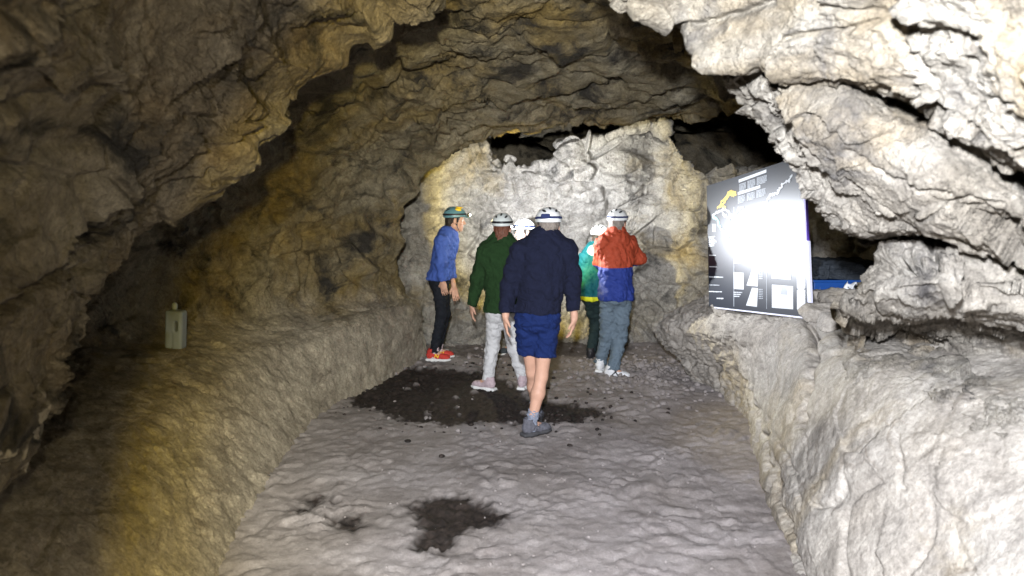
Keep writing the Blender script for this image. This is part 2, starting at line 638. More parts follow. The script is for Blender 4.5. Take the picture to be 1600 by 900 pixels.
def make_floor():
    xs = np.linspace(-3.2, 3.4, 420)
    ys = .3 + 11.7 * np.linspace(0, 1, 640) ** 1.25
    X, Y = np.meshgrid(xs, ys, indexing='ij')
    p = np.stack([X, Y, 0 * X], -1).reshape(-1, 3)
    q = p + .1 * np.stack([perlin(p * 3, 1), perlin(p * 3 + 9, 2), 0 * p[:, 0]], 1)
    z = .035 * fbm(p * 1.1, 2, 3)
    f1, f2, c = voro(q * np.array([8, 8, 1.]), 5)
    lump = np.sqrt(np.clip(1 - (f1 / .75) ** 2, 0, 1))
    amp = .4 + .9 * sstep(-.25, .3, perlin(p * 1.3 + 4, 8))
    z = z + .016 * lump * (c > .42) * amp
    z = z + .004 * billow(q * 5.5, 2, 9) + .006 * fbm(q * 6, 3, 10) + .005 * fbm(q * 19, 3, 12) + .003 * billow(q * 45, 2, 14)
    g1, g2, gc = voro(q * np.array([19, 19, 1.]), 15)
    z = z + .011 * np.sqrt(np.clip(1 - (g1 / .7) ** 2, 0, 1)) * (gc > .35) * sstep(-.2, .35, perlin(p * 2.2 + 9, 18))
    damp = np.zeros(len(p))
    wob = .10 * fbm(p * 3.2, 3, 22) + .05 * fbm(p * 13, 2, 27)
    for i, pl in enumerate(SOIL):
        sd = in_poly_sd(p[:, 0], p[:, 1], pl) + (wob if i < 2 else wob * .6)
        k = 1 - sstep(-.05, .07, sd + .05 * fbm(p * 26, 2, 29))
        if i == 5:
            k = k * .55
        damp = np.maximum(damp, k)
    # stones of the pale crust stick out of the dug soil
    f1, f2, c = voro(p * np.array([9, 9, 1.]), 61)
    st = np.sqrt(np.clip(1 - (f1 / .36) ** 2, 0, 1)) * (c > .90)
    damp = damp * (1 - .6 * sstep(0, .5, st))
    z = z - .022 * damp + damp * (.018 * billow(q * 9, 3, 71) + .012 * fbm(q * 30, 2, 73)) + .022 * st * (damp > .05)
    # clods heaped around the far right end
    heap = np.exp(-(((p[:, 0] - 1.35) / .5) ** 2 + ((p[:, 1] - 7.9) / .55) ** 2))
    z = z + heap * (.05 + .06 * lump * (c > .3) + .05 * billow(q * 11, 2, 81))
    z = np.where(np.abs(p[:, 0]) > 9, z, z)
    p[:, 2] = z
    o = mesh_obj("cave_floor", p, grid_faces(len(xs), len(ys)), M_floor)
    a = o.data.attributes.new("damp", 'FLOAT', 'POINT')
    a.data.foreach_set("value", damp.astype(np.float32))
    o["kind"] = "structure"
    return xs, ys, z.reshape(len(xs), len(ys))


FX, FY, FZ = make_floor()


def floor_z(x, y):
    return float(FZ[np.abs(FX - x).argmin(), np.abs(FY - y).argmin()])


def sections(d):
    return [[(x, Y, z) for x, z in pts] for Y, pts in d]


# ---- the room: left bench, left wall, ceiling
sheet("cave_wall", sections([
    (2.0, [(-1.48, -.05), (-1.90, .43), (-2.1, .65), (-2.8, .85), (-3.2, 1.6), (-2.9, 2.3), (-2.2, 2.85), (-1.0, 3.2), (.2, 3.3), (1.2, 3.2), (2.2, 3.0), (3.2, 2.7)]),
    (3.6, [(-1.52, -.05), (-1.95, .45), (-2.3, .68), (-3.0, .88), (-3.3, 1.6), (-3.1, 2.5), (-2.5, 3.1), (-1.2, 3.5), (.2, 3.5), (1.2, 3.4), (2.2, 2.95), (3.2, 2.6)]),
    (5.0, [(-1.62, -.05), (-2.08, .48), (-2.5, .74), (-3.1, .95), (-3.2, 1.6), (-2.95, 2.45), (-2.3, 3.0), (-1.15, 3.28), (.2, 3.3), (1.2, 3.25), (2.3, 2.85), (3.2, 2.5)]),
    (6.5, [(-1.63, -.05), (-2.04, .53), (-2.35, .68), (-2.75, .9), (-2.75, 1.6), (-2.4, 2.3), (-1.8, 2.72), (-.95, 2.95), (.2, 3.05), (1.2, 3.02), (2.3, 2.8), (3.3, 2.6)]),
    (7.8, [(-1.3, -.1), (-1.45, .6), (-1.7, .68), (-1.95, .85), (-1.95, 1.5), (-1.65, 2.1), (-1.2, 2.4), (-.6, 2.62), (.3, 2.75), (1.2, 2.75), (2.4, 2.8), (3.4, 2.7)]),
    (8.7, [(-.98, -.1), (-1.05, .6), (-1.15, .68), (-1.25, .85), (-1.25, 1.45), (-1.08, 1.9), (-.85, 2.18), (-.38, 2.45), (.4, 2.64), (1.2, 2.72), (2.4, 2.8), (3.4, 2.75)]),
    (9.1, [(-1.35, -.1), (-1.5, .6), (-1.6, .7), (-1.8, .9), (-1.9, 1.5), (-1.7, 2.1), (-1.3, 2.45), (-.55, 2.74), (.4, 2.82), (1.2, 2.8), (2.4, 2.9), (3.5, 2.9)]),
    (10.2, [(-2.2, -.1), (-2.4, .6), (-2.5, .7), (-2.6, .9), (-2.7, 1.5), (-2.3, 2.2), (-1.6, 2.6), (-.6, 2.85), (.4, 2.9), (1.2, 2.9), (2.4, 3.0), (3.6, 3.0)]),
    (12.0, [(-2.4, -.1), (-2.5, .6), (-2.6, .7), (-2.7, .9), (-2.7, 1.5), (-2.3, 2.2), (-1.6, 2.5), (-.6, 2.6), (.4, 2.6), (1.2, 2.6), (2.4, 2.8), (3.6, 2.8)]),
]), 620, 560, M_room, 100, big=.07, mid=.085, strata=.055, crack=.05, worn_below=.75,
    cracks=[([(740, 150), (800, 165), (870, 150), (960, 140), (1060, 152)], 6, .07), ([(745, 175), (830, 172), (930, 182)], 5, .05),
            ([(600, 150), (650, 120), (720, 105)], 8, .06), ([(470, 330), (560, 318), (640, 300)], 4, .03)])

# ---- back wall
bx = [-2.4, -1.4, -.55, -.2, .45, .72, 1.05, 1.4, 1.8, 2.2, 2.9, 3.8]
rows = []
for z, y in ((-.15, 9.35), (.15, 9.55), (.5, 9.8), (1.0, 9.95), (1.5, 9.95), (1.95, 9.85), (2.2, 9.8), (2.22, 9.85), (2.22, 10.4), (2.15, 11.8)):
    r = []
    for i, x in enumerate(bx):
        yy = y - max(0, x - 1.7) * .75 - .10 * (x / 2) ** 2
        zz = z
        if .6 < x < 1.5 and 1.8 < z:
            yy -= .32
            zz = z + ((.27 if x < 1.2 else .42) if z > 2.1 else .08)
        elif x < -.5 and z > 2.1:
            zz = z + .55
        elif 1.5 < x < 2.1 and z > 2.1:
            zz = z + .48
        elif x > 2.1 and z > 2.1:
            zz = z - .08
        r.append((x, yy, zz))
    rows.append(r)
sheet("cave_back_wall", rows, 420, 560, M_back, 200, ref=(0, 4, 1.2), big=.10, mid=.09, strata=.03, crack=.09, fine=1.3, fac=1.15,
      cracks=[([(884, 255), (893, 285), (905, 305), (968, 311)], 4, .045), ([(760, 400), (850, 372), (930, 352), (1000, 360)], 3, .02),
              ([(1000, 240), (1040, 255), (1090, 250)], 4, .05), ([(1060, 290), (1075, 340), (1060, 420)], 3, .015)])


# ---- near left overhang
def lobe(edge, offs, sq=1.):
    """rows step outward (px) from a traced lip; each lip point carries its own distance and outward bearing"""
    R = []
    for du, dy in offs:
        R.append([P(x + du * ux, y + du * uy, max(1.05, (1.8 + (Y - 1.8) * sq) + dy)) for x, y, Y, ux, uy in edge])
    return R


eL = [(720, -150, 4.1, -.1, -1), (662, 10, 4.3, -.15, -1), (600, 68, 4.4, -.45, -.9), (495, 138, 4.4, -.6, -.8), (430, 212, 4.2, -.75, -.66),
      (390, 268, 4.05, -.8, -.6), (295, 322, 3.85, -.85, -.5), (168, 408, 3.5, -.95, -.3), (112, 570, 3.2, -1, -.1), (62, 700, 2.9, -1, .1), (-40, 820, 2.6, -1, .3)]
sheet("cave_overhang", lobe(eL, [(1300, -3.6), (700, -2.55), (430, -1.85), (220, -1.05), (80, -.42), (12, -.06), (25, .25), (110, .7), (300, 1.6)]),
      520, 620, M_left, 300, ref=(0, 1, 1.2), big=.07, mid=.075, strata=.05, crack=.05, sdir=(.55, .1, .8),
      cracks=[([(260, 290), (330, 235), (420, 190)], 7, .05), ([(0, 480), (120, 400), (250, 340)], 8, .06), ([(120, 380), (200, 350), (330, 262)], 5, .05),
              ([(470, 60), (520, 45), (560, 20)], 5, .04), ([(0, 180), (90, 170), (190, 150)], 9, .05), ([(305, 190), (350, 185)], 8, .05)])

# ---- near right: upper slab, big hanging lobe, boulder, bench
eR1 = [(900, -160, 3.6, .1, -1), (962, -5, 3.65, .15, -1), (1010, 28, 3.7, .3, -.95), (1058, 50, 3.75, .4, -.9), (1072, 84, 3.75, .5, -.85), (1100, 104, 3.7, .5, -.85), (1155, 104, 3.55, .4, -.9),
       (1230, 112, 3.3, .4, -.9), (1340, 148, 2.95, .4, -.9), (1425, 185, 2.7, .45, -.9), (1500, 222, 2.5, .5, -.85), (1560, 266, 2.3, .5, -.85), (1640, 318, 2.1, .6, -.8), (1760, 400, 1.8, .6, -.8), (1980, 500, 1.75, .6, -.8), (2300, 600, 1.7, .6, -.8)]
sheet("cave_overhang", lobe(eR1, [(900, -1.5), (480, -.85), (260, -.46), (120, -.22), (40, -.09), (6, -.01), (14, .22), (60, .6), (160, 1.2)], .68),
      440, 620, M_right, 400, ref=(0, 0, 1.4), big=.05, mid=.05, strata=.010, crack=.035,
      cracks=[([(1060, 45), (1110, 40), (1200, 10)], 5, .05), ([(1220, 60), (1330, 40), (1420, 20)], 4, .03), ([(1500, 95), (1530, 150), (1590, 160)], 4, .025)])

R2 = [
    [(1120, 60, 4.9), (1140, 85, 4.6), (1160, 92, 4.4), (1240, 92, 4.1), (1350, 125, 3.7), (1440, 170, 3.4), (1560, 240, 3.0), (1720, 330, 2.5)],
    [(1140, 80, 4.6), (1152, 112, 4.05), (1172, 115, 3.75), (1245, 118, 3.5), (1345, 158, 3.12), (1432, 205, 2.88), (1545, 275, 2.6), (1720, 360, 2.2)],
    [(1180, 150, 4.6), (1172, 150, 4.0), (1200, 160, 3.62), (1262, 168, 3.32), (1355, 200, 2.98), (1440, 240, 2.72), (1550, 300, 2.45), (1720, 375, 2.1)],
    [(1230, 225, 4.6), (1205, 225, 4.05), (1236, 235, 3.65), (1300, 238, 3.3), (1375, 258, 3.0), (1455, 285, 2.72), (1560, 325, 2.45), (1720, 385, 2.12)],
    [(1290, 300, 4.6), (1252, 296, 4.1), (1285, 298, 3.75), (1335, 298, 3.42), (1400, 304, 3.12), (1470, 318, 2.85), (1570, 345, 2.55), (1720, 392, 2.2)],
    [(1335, 345, 4.7), (1296, 348, 4.25), (1325, 356, 3.95), (1366, 350, 3.62), (1420, 345, 3.3), (1485, 352, 3.0), (1580, 368, 2.7), (1720, 398, 2.35)],
    [(1365, 355, 4.9), (1345, 372, 4.6), (1360, 374, 4.3), (1395, 362, 4.0), (1440, 357, 3.7), (1500, 368, 3.4), (1590, 380, 3.1), (1720, 402, 2.75)],
    [(1390, 340, 5.4), (1380, 352, 5.2), (1390, 356, 5.0), (1415, 350, 4.8), (1460, 350, 4.5), (1520, 360, 4.2), (1600, 372, 3.9), (1720, 398, 3.5)]]
PX = lambda rows, f=None: [[P(a, b_, f(y) if f else y) for a, b_, y in r] for r in rows]
sheet("cave_overhang", [r + [r[-1] + np.array([.75, -.05, .05])] for r in PX(R2, lambda y: 2.2 + (y - 2.1) * .58)], 440, 520, M_right, 500, ref=(0, 0, 1.2), big=.05, mid=.06, strata=.006, crack=.04, fine=1.2,
      cracks=[([(1330, 230), (1400, 270), (1490, 300)], 4, .03), ([(1450, 330), (1500, 310), (1580, 320)], 4, .03), ([(1240, 200), (1290, 260), (1320, 330)], 5, .025)])

sheet("cave_bench", sections([
    (.3, [(1.40, -.15), (1.50, .3), (1.62, .6), (1.80, .9), (2.1, 1.2), (2.6, 1.5), (3.4, 2.0)]),
    (1.2, [(1.42, -.15), (1.50, .25), (1.64, .55), (1.85, .85), (2.15, 1.15), (2.5, 1.4), (3.3, 1.9)]),
    (2.0, [(1.46, -.15), (1.53, .2), (1.66, .5), (1.86, .8), (2.15, 1.1), (2.5, 1.35), (3.3, 1.8)]),
    (2.8, [(1.48, -.15), (1.55, .2), (1.68, .5), (1.85, .8), (2.1, 1.08), (2.4, 1.25), (3.3, 1.6)]),
    (3.8, [(1.48, -.15), (1.55, .2), (1.66, .5), (1.78, .8), (1.98, 1.05), (2.35, 1.15), (3.3, 1.4)]),
    (4.6, [(1.60, -.15), (1.65, .2), (1.76, .5), (1.86, .78), (2.05, 1.02), (2.5, 1.12), (3.4, 1.3)]),
    (6.0, [(1.92, -.15), (1.94, .22), (1.96, .52), (2.0, .82), (2.2, 1.0), (2.7, 1.08), (3.5, 1.2)]),
    (7.0, [(2.02, -.15), (1.98, .22), (1.88, .47), (1.80, .68), (2.05, .88), (2.7, .98), (3.5, 1.1)]),
    (7.8, [(1.92, -.15), (1.72, .2), (1.53, .42), (1.53, .60), (1.9, .78), (2.6, .9), (3.5, 1.0)]),
    (8.2, [(2.2, -.15), (2.0, .1), (1.75, .3), (1.7, .45), (2.0, .58), (2.6, .7), (3.5, .9)]),
    (8.7, [(2.5, -.2), (2.3, .0), (2.1, .2), (2.0, .35), (2.2, .45), (2.7, .55), (3.5, .7)]),
]), 620, 360, M_bench, 700, ref=(0, 4, 1.5), big=.05, mid=.035, strata=0, crack=.008, fine=.45, fac=.30, rough_from=5.2,
    cracks=[([(1265, 512), (1262, 560), (1256, 610), (1250, 660)], 7, .14), ([(1158, 592), (1180, 640), (1196, 700), (1210, 760), (1231, 830), (1259, 905)], 5, .06),
            ([(1190, 640), (1230, 720), (1250, 800)], 4, .02), ([(1405, 680), (1415, 760)], 4, .02), ([(1395, 515), (1450, 560), (1540, 590)], 9, .03)])

R3 = [
    [(1400, 385, 5.6), (1420, 375, 5.0), (1450, 372, 4.5), (1530, 380, 4.2), (1640, 392, 3.9), (1800, 400, 3.5)],
    [(1375, 400, 5.0), (1385, 385, 4.4), (1440, 383, 4.0), (1520, 390, 3.75), (1640, 402, 3.45), (1800, 410, 3.0)],
    [(1365, 430, 4.7), (1345, 425, 4.3), (1425, 415, 3.75), (1515, 415, 3.4), (1640, 425, 3.1), (1800, 430, 2.75)],
    [(1362, 470, 4.7), (1330, 470, 4.25), (1415, 465, 3.7), (1510, 462, 3.35), (1640, 470, 3.05), (1800, 480, 2.7)],
]
BB = bvh_of("cave_bench")


def on_bench(px, py, lift):
    r = nrm_(ray(px, py))
    h = BB.ray_cast(Vector((0, 0, CAMZ)), Vector(r))
    return np.array(h[0]) - r * lift


nrm_ = lambda v: v / np.linalg.norm(v)
# the outcrop runs down into the bench without a break
R3 = [[P(x, y, 2.2 + (Y - 2.3) * .66) for x, y, Y in r] for r in R3] + [
    [on_bench(x, y, l + (.4 if x == 1352 else 0)) for x, y in zip((1352, 1338, 1420, 1515, 1640, 1800), (520, 522, 530, 540, 556, 575))] for l in (.16,)] + [
    [on_bench(x, y, l) for x, y in zip((1345, 1335, 1425, 1525, 1650, 1800), (560, 565, 590, 612, 640, 660))] for l in (.02,)] + [
    [on_bench(x, y, l) for x, y in zip((1345, 1335, 1430, 1530, 1660, 1800), (600, 610, 650, 690, 720, 740))] for l in (-.12,)]
sheet("cave_outcrop", [r + [r[-1] + np.array([.8, 0, .25])] for r in R3], 380, 440, M_right, 600, ref=(0, 0, 1.2), big=.05, mid=.075, strata=.008, crack=.05, fine=1.2,
      cracks=[([(1380, 400), (1450, 420), (1540, 405), (1600, 420)], 5, .06), ([(1450, 380), (1470, 430), (1510, 440)], 5, .05), ([(1390, 520), (1440, 500), (1500, 515)], 5, .03)])

# ---- rock behind everything, so that nothing opens to the outside
u = np.linspace(0, 2 * math.pi, 90)
v = np.linspace(-math.pi / 2, math.pi / 2, 46)
U, V_ = np.meshgrid(u, v, indexing='ij')
q = np.stack([6.2 * np.cos(U) * np.cos(V_) + .3, 9.2 * np.sin(U) * np.cos(V_) + 5, 4.2 * np.sin(V_) + 1.6], -1).reshape(-1, 3)
q += .25 * np.stack([fbm(q * .6, 3, 901), fbm(q * .6, 3, 905), fbm(q * .6, 3, 909)], 1)
o = mesh_obj("cave_rock", q, grid_faces(90, 46), M_left)
o["kind"] = "structure"

# ================================================================= PEOPLE
def nrm(v):
    return v / (np.linalg.norm(v) + 1e-9)


def fabric(name, col, rough=.85, var=.10, bump=.5, bs=160., lower=None, zsplit=0., top=None, ztop=0.):
    m, nt, b = new_mat(name)
    tc = N(nt, "ShaderNodeTexCoord").outputs["Object"]
    f = ramp(nt, noise(nt, tc, 22, 5, .7), .25, .75, (1 - var,) * 3, (1 + var,) * 3)
    base = tuple(col)
    if lower or top:
        z = N(nt, "ShaderNodeSeparateXYZ")
        nt.links.new(tc, z.inputs[0])
        if lower:
            base = mixc(nt, math_(nt, 'LESS_THAN', z.outputs["Z"], zsplit), base, tuple(lower))
        if top:
            base = mixc(nt, math_(nt, 'GREATER_THAN', z.outputs["Z"], ztop), base, tuple(top))
    c = mixc(nt, 1., base, f, 'MULTIPLY')
    nt.links.new(c, b.inputs["Base Color"])
    b.inputs["Roughness"].default_value = rough
    b.inputs["Specular IOR Level"].default_value = .2
    bumps(nt, b, [(noise(nt, tc, bs, 4, .7), bump, .003), (noise(nt, tc, 10, 5, .6, 1.6), .85, .035)])
    return m


M_skin = plain("skin", (.50, .29, .21), .55, .35, .10, 18, .15, 220)
M_black = plain("black_plastic", (.018, .018, .022), .45, .4, .2, 40)
M_strap = plain("navy_elastic", (.02, .03, .10), .8, .2, .2, 60)
M_white_h = plain("white_shell", (.70, .71, .72), .35, .45, .06, 14)
M_teal_h = plain("teal_grey_shell", (.10, .22, .26), .35, .45, .1, 14)
M_pale_h = plain("pale_shell", (.62, .66, .66), .4, .4, .06, 14)
M_yellow = plain("yellow_patch", (.80, .52, .02), .5, .4, .1, 20)
M_eye = plain("eye_white", (.75, .72, .68), .2, .5, .05)
M_hair_dk = plain("dark_hair", (.020, .014, .010), .6, .4, .4, 60, .8, 200)
M_hair_rd = plain("auburn_hair", (.13, .045, .025), .6, .4, .4, 60, .8, 200)
M_hair_gy = plain("grey_hair", (.20, .17, .15), .6, .4, .4, 60, .8, 200)
M_sole = plain("rubber_sole", (.05, .05, .055), .8, .3, .2, 50)
M_sole_w = plain("white_sole", (.66, .66, .66), .7, .3, .1, 50)


def lamp_mat():
    m, nt, b = new_mat("lit_lens")
    b.inputs["Emission Color"].default_value = (.85, .92, 1, 1)
    b.inputs["Emission Strength"].default_value = 40
    return m


M_lens = lamp_mat()


def ellipsoid_mesh(c, r, R, seg=14, rings=9):
    V, F = [], []
    c = np.array(c)
    for i in range(rings + 1):
        a = math.pi * i / rings - math.pi / 2
        for j in range(seg):
            t = 2 * math.pi * j / seg
            l = np.array([math.cos(a) * math.cos(t) * r[0], math.cos(a) * math.sin(t) * r[1], math.sin(a) * r[2]])
            V.append(c + l @ R)
    for i in range(rings):
        for j in range(seg):
            F.append((i * seg + j, i * seg + (j + 1) % seg, (i + 1) * seg + (j + 1) % seg, (i + 1) * seg + j))
    return V, F


LAMPS = {}


def person(key, Y, J, yaw, head_yaw, head_pitch, label, top, legs, shoes, helmet, hair, hands, lamp_on=False, build=1., hood=None,
           collar=.0, sock=None, logo=False, group="people in helmets on the cave floor"):
    W = {k: P(v[0], v[1], Y + (v[2] if len(v) > 2 else 0)) for k, v in J.items()}
    org = np.array([(W['anL'][0] + W['anR'][0]) / 2, (W['anL'][1] + W['anR'][1]) / 2, 0.])
    # stand on the real floor
    for s in 'LR':
        W['an' + s][2] = max(W['an' + s][2], floor_z(*W['an' + s][:2]) + .085) if J['an' + s][-1] != 'up' else W['an' + s][2]
    org[2] = min(W['anL'][2], W['anR'][2]) - .09
    L = {k: v - org for k, v in W.items()}
    up = nrm(L['neck'] - L['pelvis'])
    lat = L['shR'] - L['shL']
    lat = nrm(lat - up * (lat @ up))
    fwd = np.cross(up, lat)
    RT = np.stack([lat, fwd, up])
    T = np.linalg.norm(L['neck'] - L['pelvis'])
    sw = (np.linalg.norm(L['shR'] - L['shL']) / 2 + .055)
    ya, pa = math.radians(head_yaw), math.radians(head_pitch)
    hf0 = np.array([math.sin(ya), math.cos(ya), 0])
    hl = np.array([math.cos(ya), -math.sin(ya), 0])
    hf = nrm(hf0 * math.cos(pa) + np.array([0, 0, math.sin(pa)]))
    hu = np.cross(hl, hf)
    RH = np.stack([hl, hf, hu])
    H = L['head']
    hp = lambda a, b, c: H + np.array([a, b, c]) @ RH

    def torso(F, t, k=.05):
        F.ell(L['pelvis'] + up * .70 * T, (sw * .80 + t, .112 * build + t, .25 * T / .5 + t), RT, k)
        F.ell(L['pelvis'] + up * .34 * T, (.150 * build + t, .112 * build + t, .24 + t), RT, k)
        F.ell(L['pelvis'] + up * .0, (.158 * build + t, .120 * build + t, .14 + t), RT, k)
        for s in 'LR':
            F.cap(L['sh' + s], L['neck'] - up * .03, .062 + t, .058 + t, k)

    def arms(F, t, k=.03, f=1.):
        for s in 'LR':
            F.cap(L['sh' + s], L['el' + s], .058 * f + t, .043 * f + t, k)
            F.cap(L['el' + s], L['wr' + s], .042 * f + t, .029 * f + t, k)

    pts = np.array(list(L.values()))
    lo, hi = pts.min(0) - .25, pts.max(0) + .25
    # ---------------- body: one continuous figure
    F = Field(lo, hi, .0075)
    torso(F, -.014)
    arms(F, -.004)
    F.cap(L['neck'] - up * .04, H - hu * .04 - hf * .015, .058, .052, .03)
    for s in 'LR':
        lf = 1. if legs['kind'] == 'shorts' else .72
        cf = L['kn' + s] * .66 + L['an' + s] * .34 - fwd * .014 * lf
        F.cap(L['hip' + s], L['kn' + s], .078 * build * lf, .050 * lf, .04 * lf)
        F.cap(L['kn' + s], cf, .047 * lf, .053 * lf, .03 * lf)
        F.cap(cf, L['an' + s], .052 * lf, .033, .03 * lf)
        d = nrm(np.array(J.get('toe' + s, (0, 1, 0)), float))
        F.cap(L['an' + s], L['an' + s] + d * .12 - np.array([0, 0, .05]), .035, .028, .02)
    # head
    F.ell(hp(0, -.012, .03), (.074, .094, .092), RH, .03)
    F.ell(hp(0, .028, -.035), (.057, .066, .082), RH, .03)
    F.cap(hp(0, .070, -.095), hp(0, .074, -.10), .022, .02, .03)
    F.cap(hp(-.045, -.005, -.06), hp(.045, -.005, -.06), .022, .022, .03)
    F.cap(hp(0, .086, .012), hp(0, .112, -.028), .009, .013, .012)
    F.cap(hp(-.012, .098, -.032), hp(.012, .098, -.032), .009, .009, .01)
    F.cap(hp(-.034, .076, .026), hp(.034, .076, .026), .012, .012, .012)
    for sx in (-1, 1):
        F.ell(hp(.030 * sx, .088, .004), (.016, .012, .011), RH, .008, 'sub')
        F.ell(hp(.078 * sx, -.004, -.008), (.010, .019, .031), RH, .01)
        F.ell(hp(.042 * sx, .062, -.022), (.022, .018, .018), RH, .02)
    F.ell(hp(0, .088, -.060), (.024, .012, .007), RH, .008)
    F.ell(hp(0, .086, -.072), (.020, .012, .008), RH, .008)
    F.ell(hp(0, .101, -.066), (.022, .006, .0018), RH, .003, 'sub')
    # hands: palm, four unequal bent fingers, thumb from the side of the palm
    for s, (dv, pn, curl) in hands.items():
        w0 = L['wr' + s]
        dv = nrm(np.array(dv, float))
        pn = np.array(pn, float)          # palm normal
        pn = nrm(pn - dv * (pn @ dv))
        sd = np.cross(dv, pn)             # across the palm
        ts = 1 if s == 'L' else -1        # side the thumb is on
        RP = np.stack([sd, dv, pn])
        pc = w0 + dv * .055
        F.cap(w0 - dv * .03, w0 + dv * .02, .027, .026, .015)
        F.ell(pc, (.041, .052, .018), RP, .015)
        for i, (off, ln) in enumerate(((.030, .078), (.0105, .086), (-.0095, .080), (-.029, .064))):
            b0 = pc + sd * off * ts + dv * .036
            a1, a2 = math.radians(curl * (.55 + .08 * i)), math.radians(curl * (1.35 + .12 * i))
            sp = sd * ts * (off * 2.2)
            d1 = nrm(dv * math.cos(a1) + pn * math.sin(a1) + sp)
            d2 = nrm(dv * math.cos(a2) + pn * math.sin(a2) + sp * .5)
            p1 = b0 + d1 * ln * .52
            F.cap(b0 - dv * .02, p1, .0098, .0088, .004)
            F.cap(p1, p1 + d2 * ln * .5, .0088, .0076, .003)
        t0 = w0 + dv * .022 + sd * ts * .026
        t1 = t0 + nrm(dv * .7 + sd * ts * .65 + pn * .3) * .042
        F.cap(t0, t1, .014, .011, .012)
        F.cap(t1, t1 + nrm(dv * .9 + sd * ts * .2 + pn * .35) * .032, .0105, .0085, .004)
    V, Fc = F.mesh()
    body = mesh_obj("person", V, Fc, M_skin)
    body.location = org
    tag(body, label, "person", group)

    def part(name, F, mat, wr=None, par=body):
        V, Fc = F.mesh(wr)
        return mesh_obj(name, V, Fc, mat, par)

    seed = sum(map(ord, key)) % 97

    def folds(a, sc=(9., 9., 5.)):
        scv = np.array(sc)
        return lambda V: a * (1.3 * perlin(V * scv, seed) + 2.0 * billow(V * scv * np.array([1., 1., 1.7]) + V[:, [2, 0, 1]] * 4, 2, seed + 3) + .6 * perlin(V * scv * 2.6, seed + 7))

    for sx in (-1, 1):
        V, Fc = ellipsoid_mesh(hp(.030 * sx, .079, .004), (.0125, .0125, .0125), RH)
        mesh_obj("eye", V, Fc, M_eye, body)
    # ---------------- upper garment
    tn, tm, hem_px, t = top['name'], top['mat'], top['hem'], top.get('t', .014)
    hem = P(J['pelvis'][0], hem_px, Y)[2] - org[2]
    F = Field(lo, hi, .009)
    torso(F, t)
    F.ell(L['pelvis'] - up * .10, (.160 * build + t, .125 * build + t, .20), RT, .05)
    arms(F, t, .035, top.get('af', 1.05))
    F.cap(L['neck'] - up * .03, L['neck'] + up * .015 + hf0 * .01, .068, .062, .03)
    F.cut((0, 0, hem), (0, 0, -1))
    F.ell(L['neck'] + up * .09 + fwd * .02, (.056, .056, .08), RT, .01, 'sub')
    for s in 'LR':
        d = nrm(L['wr' + s] - L['el' + s])
        a = L['wr' + s] + d * .03
        F.cap(a + d * .0, a + d * .10, .05, .05, 0, 'sub')
    g = part(tn, F, tm, folds(top.get('fold', .006)))
    if collar:
        F = Field(L['neck'] - .16, L['neck'] + .2, .006)
        F.cap(L['neck'] - up * .03, L['neck'] + up * (.025 + collar) + fwd * .01, .078, .070, 0)
        F.cap(L['neck'] - up * .1, L['neck'] + up * .3 + fwd * .02, .060, .060, 0, 'sub')
        part("collar", F, tm, folds(.003), g)
    if hood:
        F = Field(L['neck'] - .3, L['neck'] + .3, .008)
        F.ell(L['neck'] - fwd * .075 - up * .03, (.125, .062, .075), RT, 0)
        F.cap(L['neck'] - lat * .085 + fwd * .01 + up * .005, L['neck'] - lat * .03 - fwd * .09 + up * .02, .036, .04, .04)
        F.cap(L['neck'] + lat * .085 + fwd * .01 + up * .005, L['neck'] + lat * .03 - fwd * .09 + up * .02, .036, .04, .04)
        F.ell(L['neck'] + up * .06 - fwd * .005, (.062, .062, .07), RT, .03, 'sub')
        part("hood", F, hood, folds(.007), g)
    # ---------------- lower garment
    F = Field(lo, hi, .009)
    lt = legs.get('t', .014)
    F.ell(L['pelvis'] - up * .02, (.160 * build + lt * .4, .122 * build + lt * .4, .15), RT, .04)
    for s in 'LR':
        if legs['kind'] == 'shorts':
            e = L['kn' + s] + nrm(L['kn' + s] - L['hip' + s]) * .1
            F.cap(L['hip' + s] + (L['hip' + s] - L['pelvis']) * .10, e + (L['hip' + s] - L['pelvis']) * .15, .088 * build, .086 * build, .022)
        else:
            F.cap(L['hip' + s], L['kn' + s], .088 * build + lt * .5, .060 + lt, .045)
            F.cap(L['kn' + s], L['an' + s] + (L['an' + s] - L['kn' + s]) * .1, .058 + lt, .046 + lt, .03)
    F.cut(L['pelvis'] + up * .12, up)
    if legs['kind'] == 'shorts':
        F.cut((0, 0, P(J['pelvis'][0], legs['hem'], Y)[2] - org[2]), (0, 0, -1))
    else:
        for s in 'LR':
            d = nrm(L['an' + s] - L['kn' + s])
            a = L['an' + s] + d * legs.get('cut', -.005)
            F.cap(a + d * .075, a + d * .25, .085, .085, 0, 'sub')
    part("shorts" if legs['kind'] == 'shorts' else "trousers", F, legs['mat'], folds(legs.get('fold', .007), (8., 8., 9.)))
    # ---------------- socks and shoes
    for s in 'LR':
        a = L['an' + s]
        d = np.array(J['toe' + s][:3], float)
        sl = d[2]
        d = nrm(d)
        sd = nrm(np.cross(d, (0, 0, 1)))
        u3 = np.cross(sd, d)
        RS = np.stack([sd, d, u3])
        if sock:
            F = Field(a - .13, a + .22, .007)
            leg = nrm(L['kn' + s] - a)
            F.cap(a - u3 * .04, a + leg * sock[1], .046, .047, .01)
            part("sock", F, sock[0], folds(.004, (22, 22, 30)))
        F = Field(a - .26, a + .26, .006)
        q = lambda x, y, z: a + sd * x + d * y + u3 * z
        F.ell(q(0, -.035, -.025), (.040, .052, .050), RS, 0)
        F.ell(q(0, .050, -.040), (.046, .105, .036), RS, .03)
        F.ell(q(.004, .125, -.050), (.045, .062, .028), RS, .03)
        F.cap(q(0, -.01, -.01), q(0, -.02, .028), .046, .047, .03)
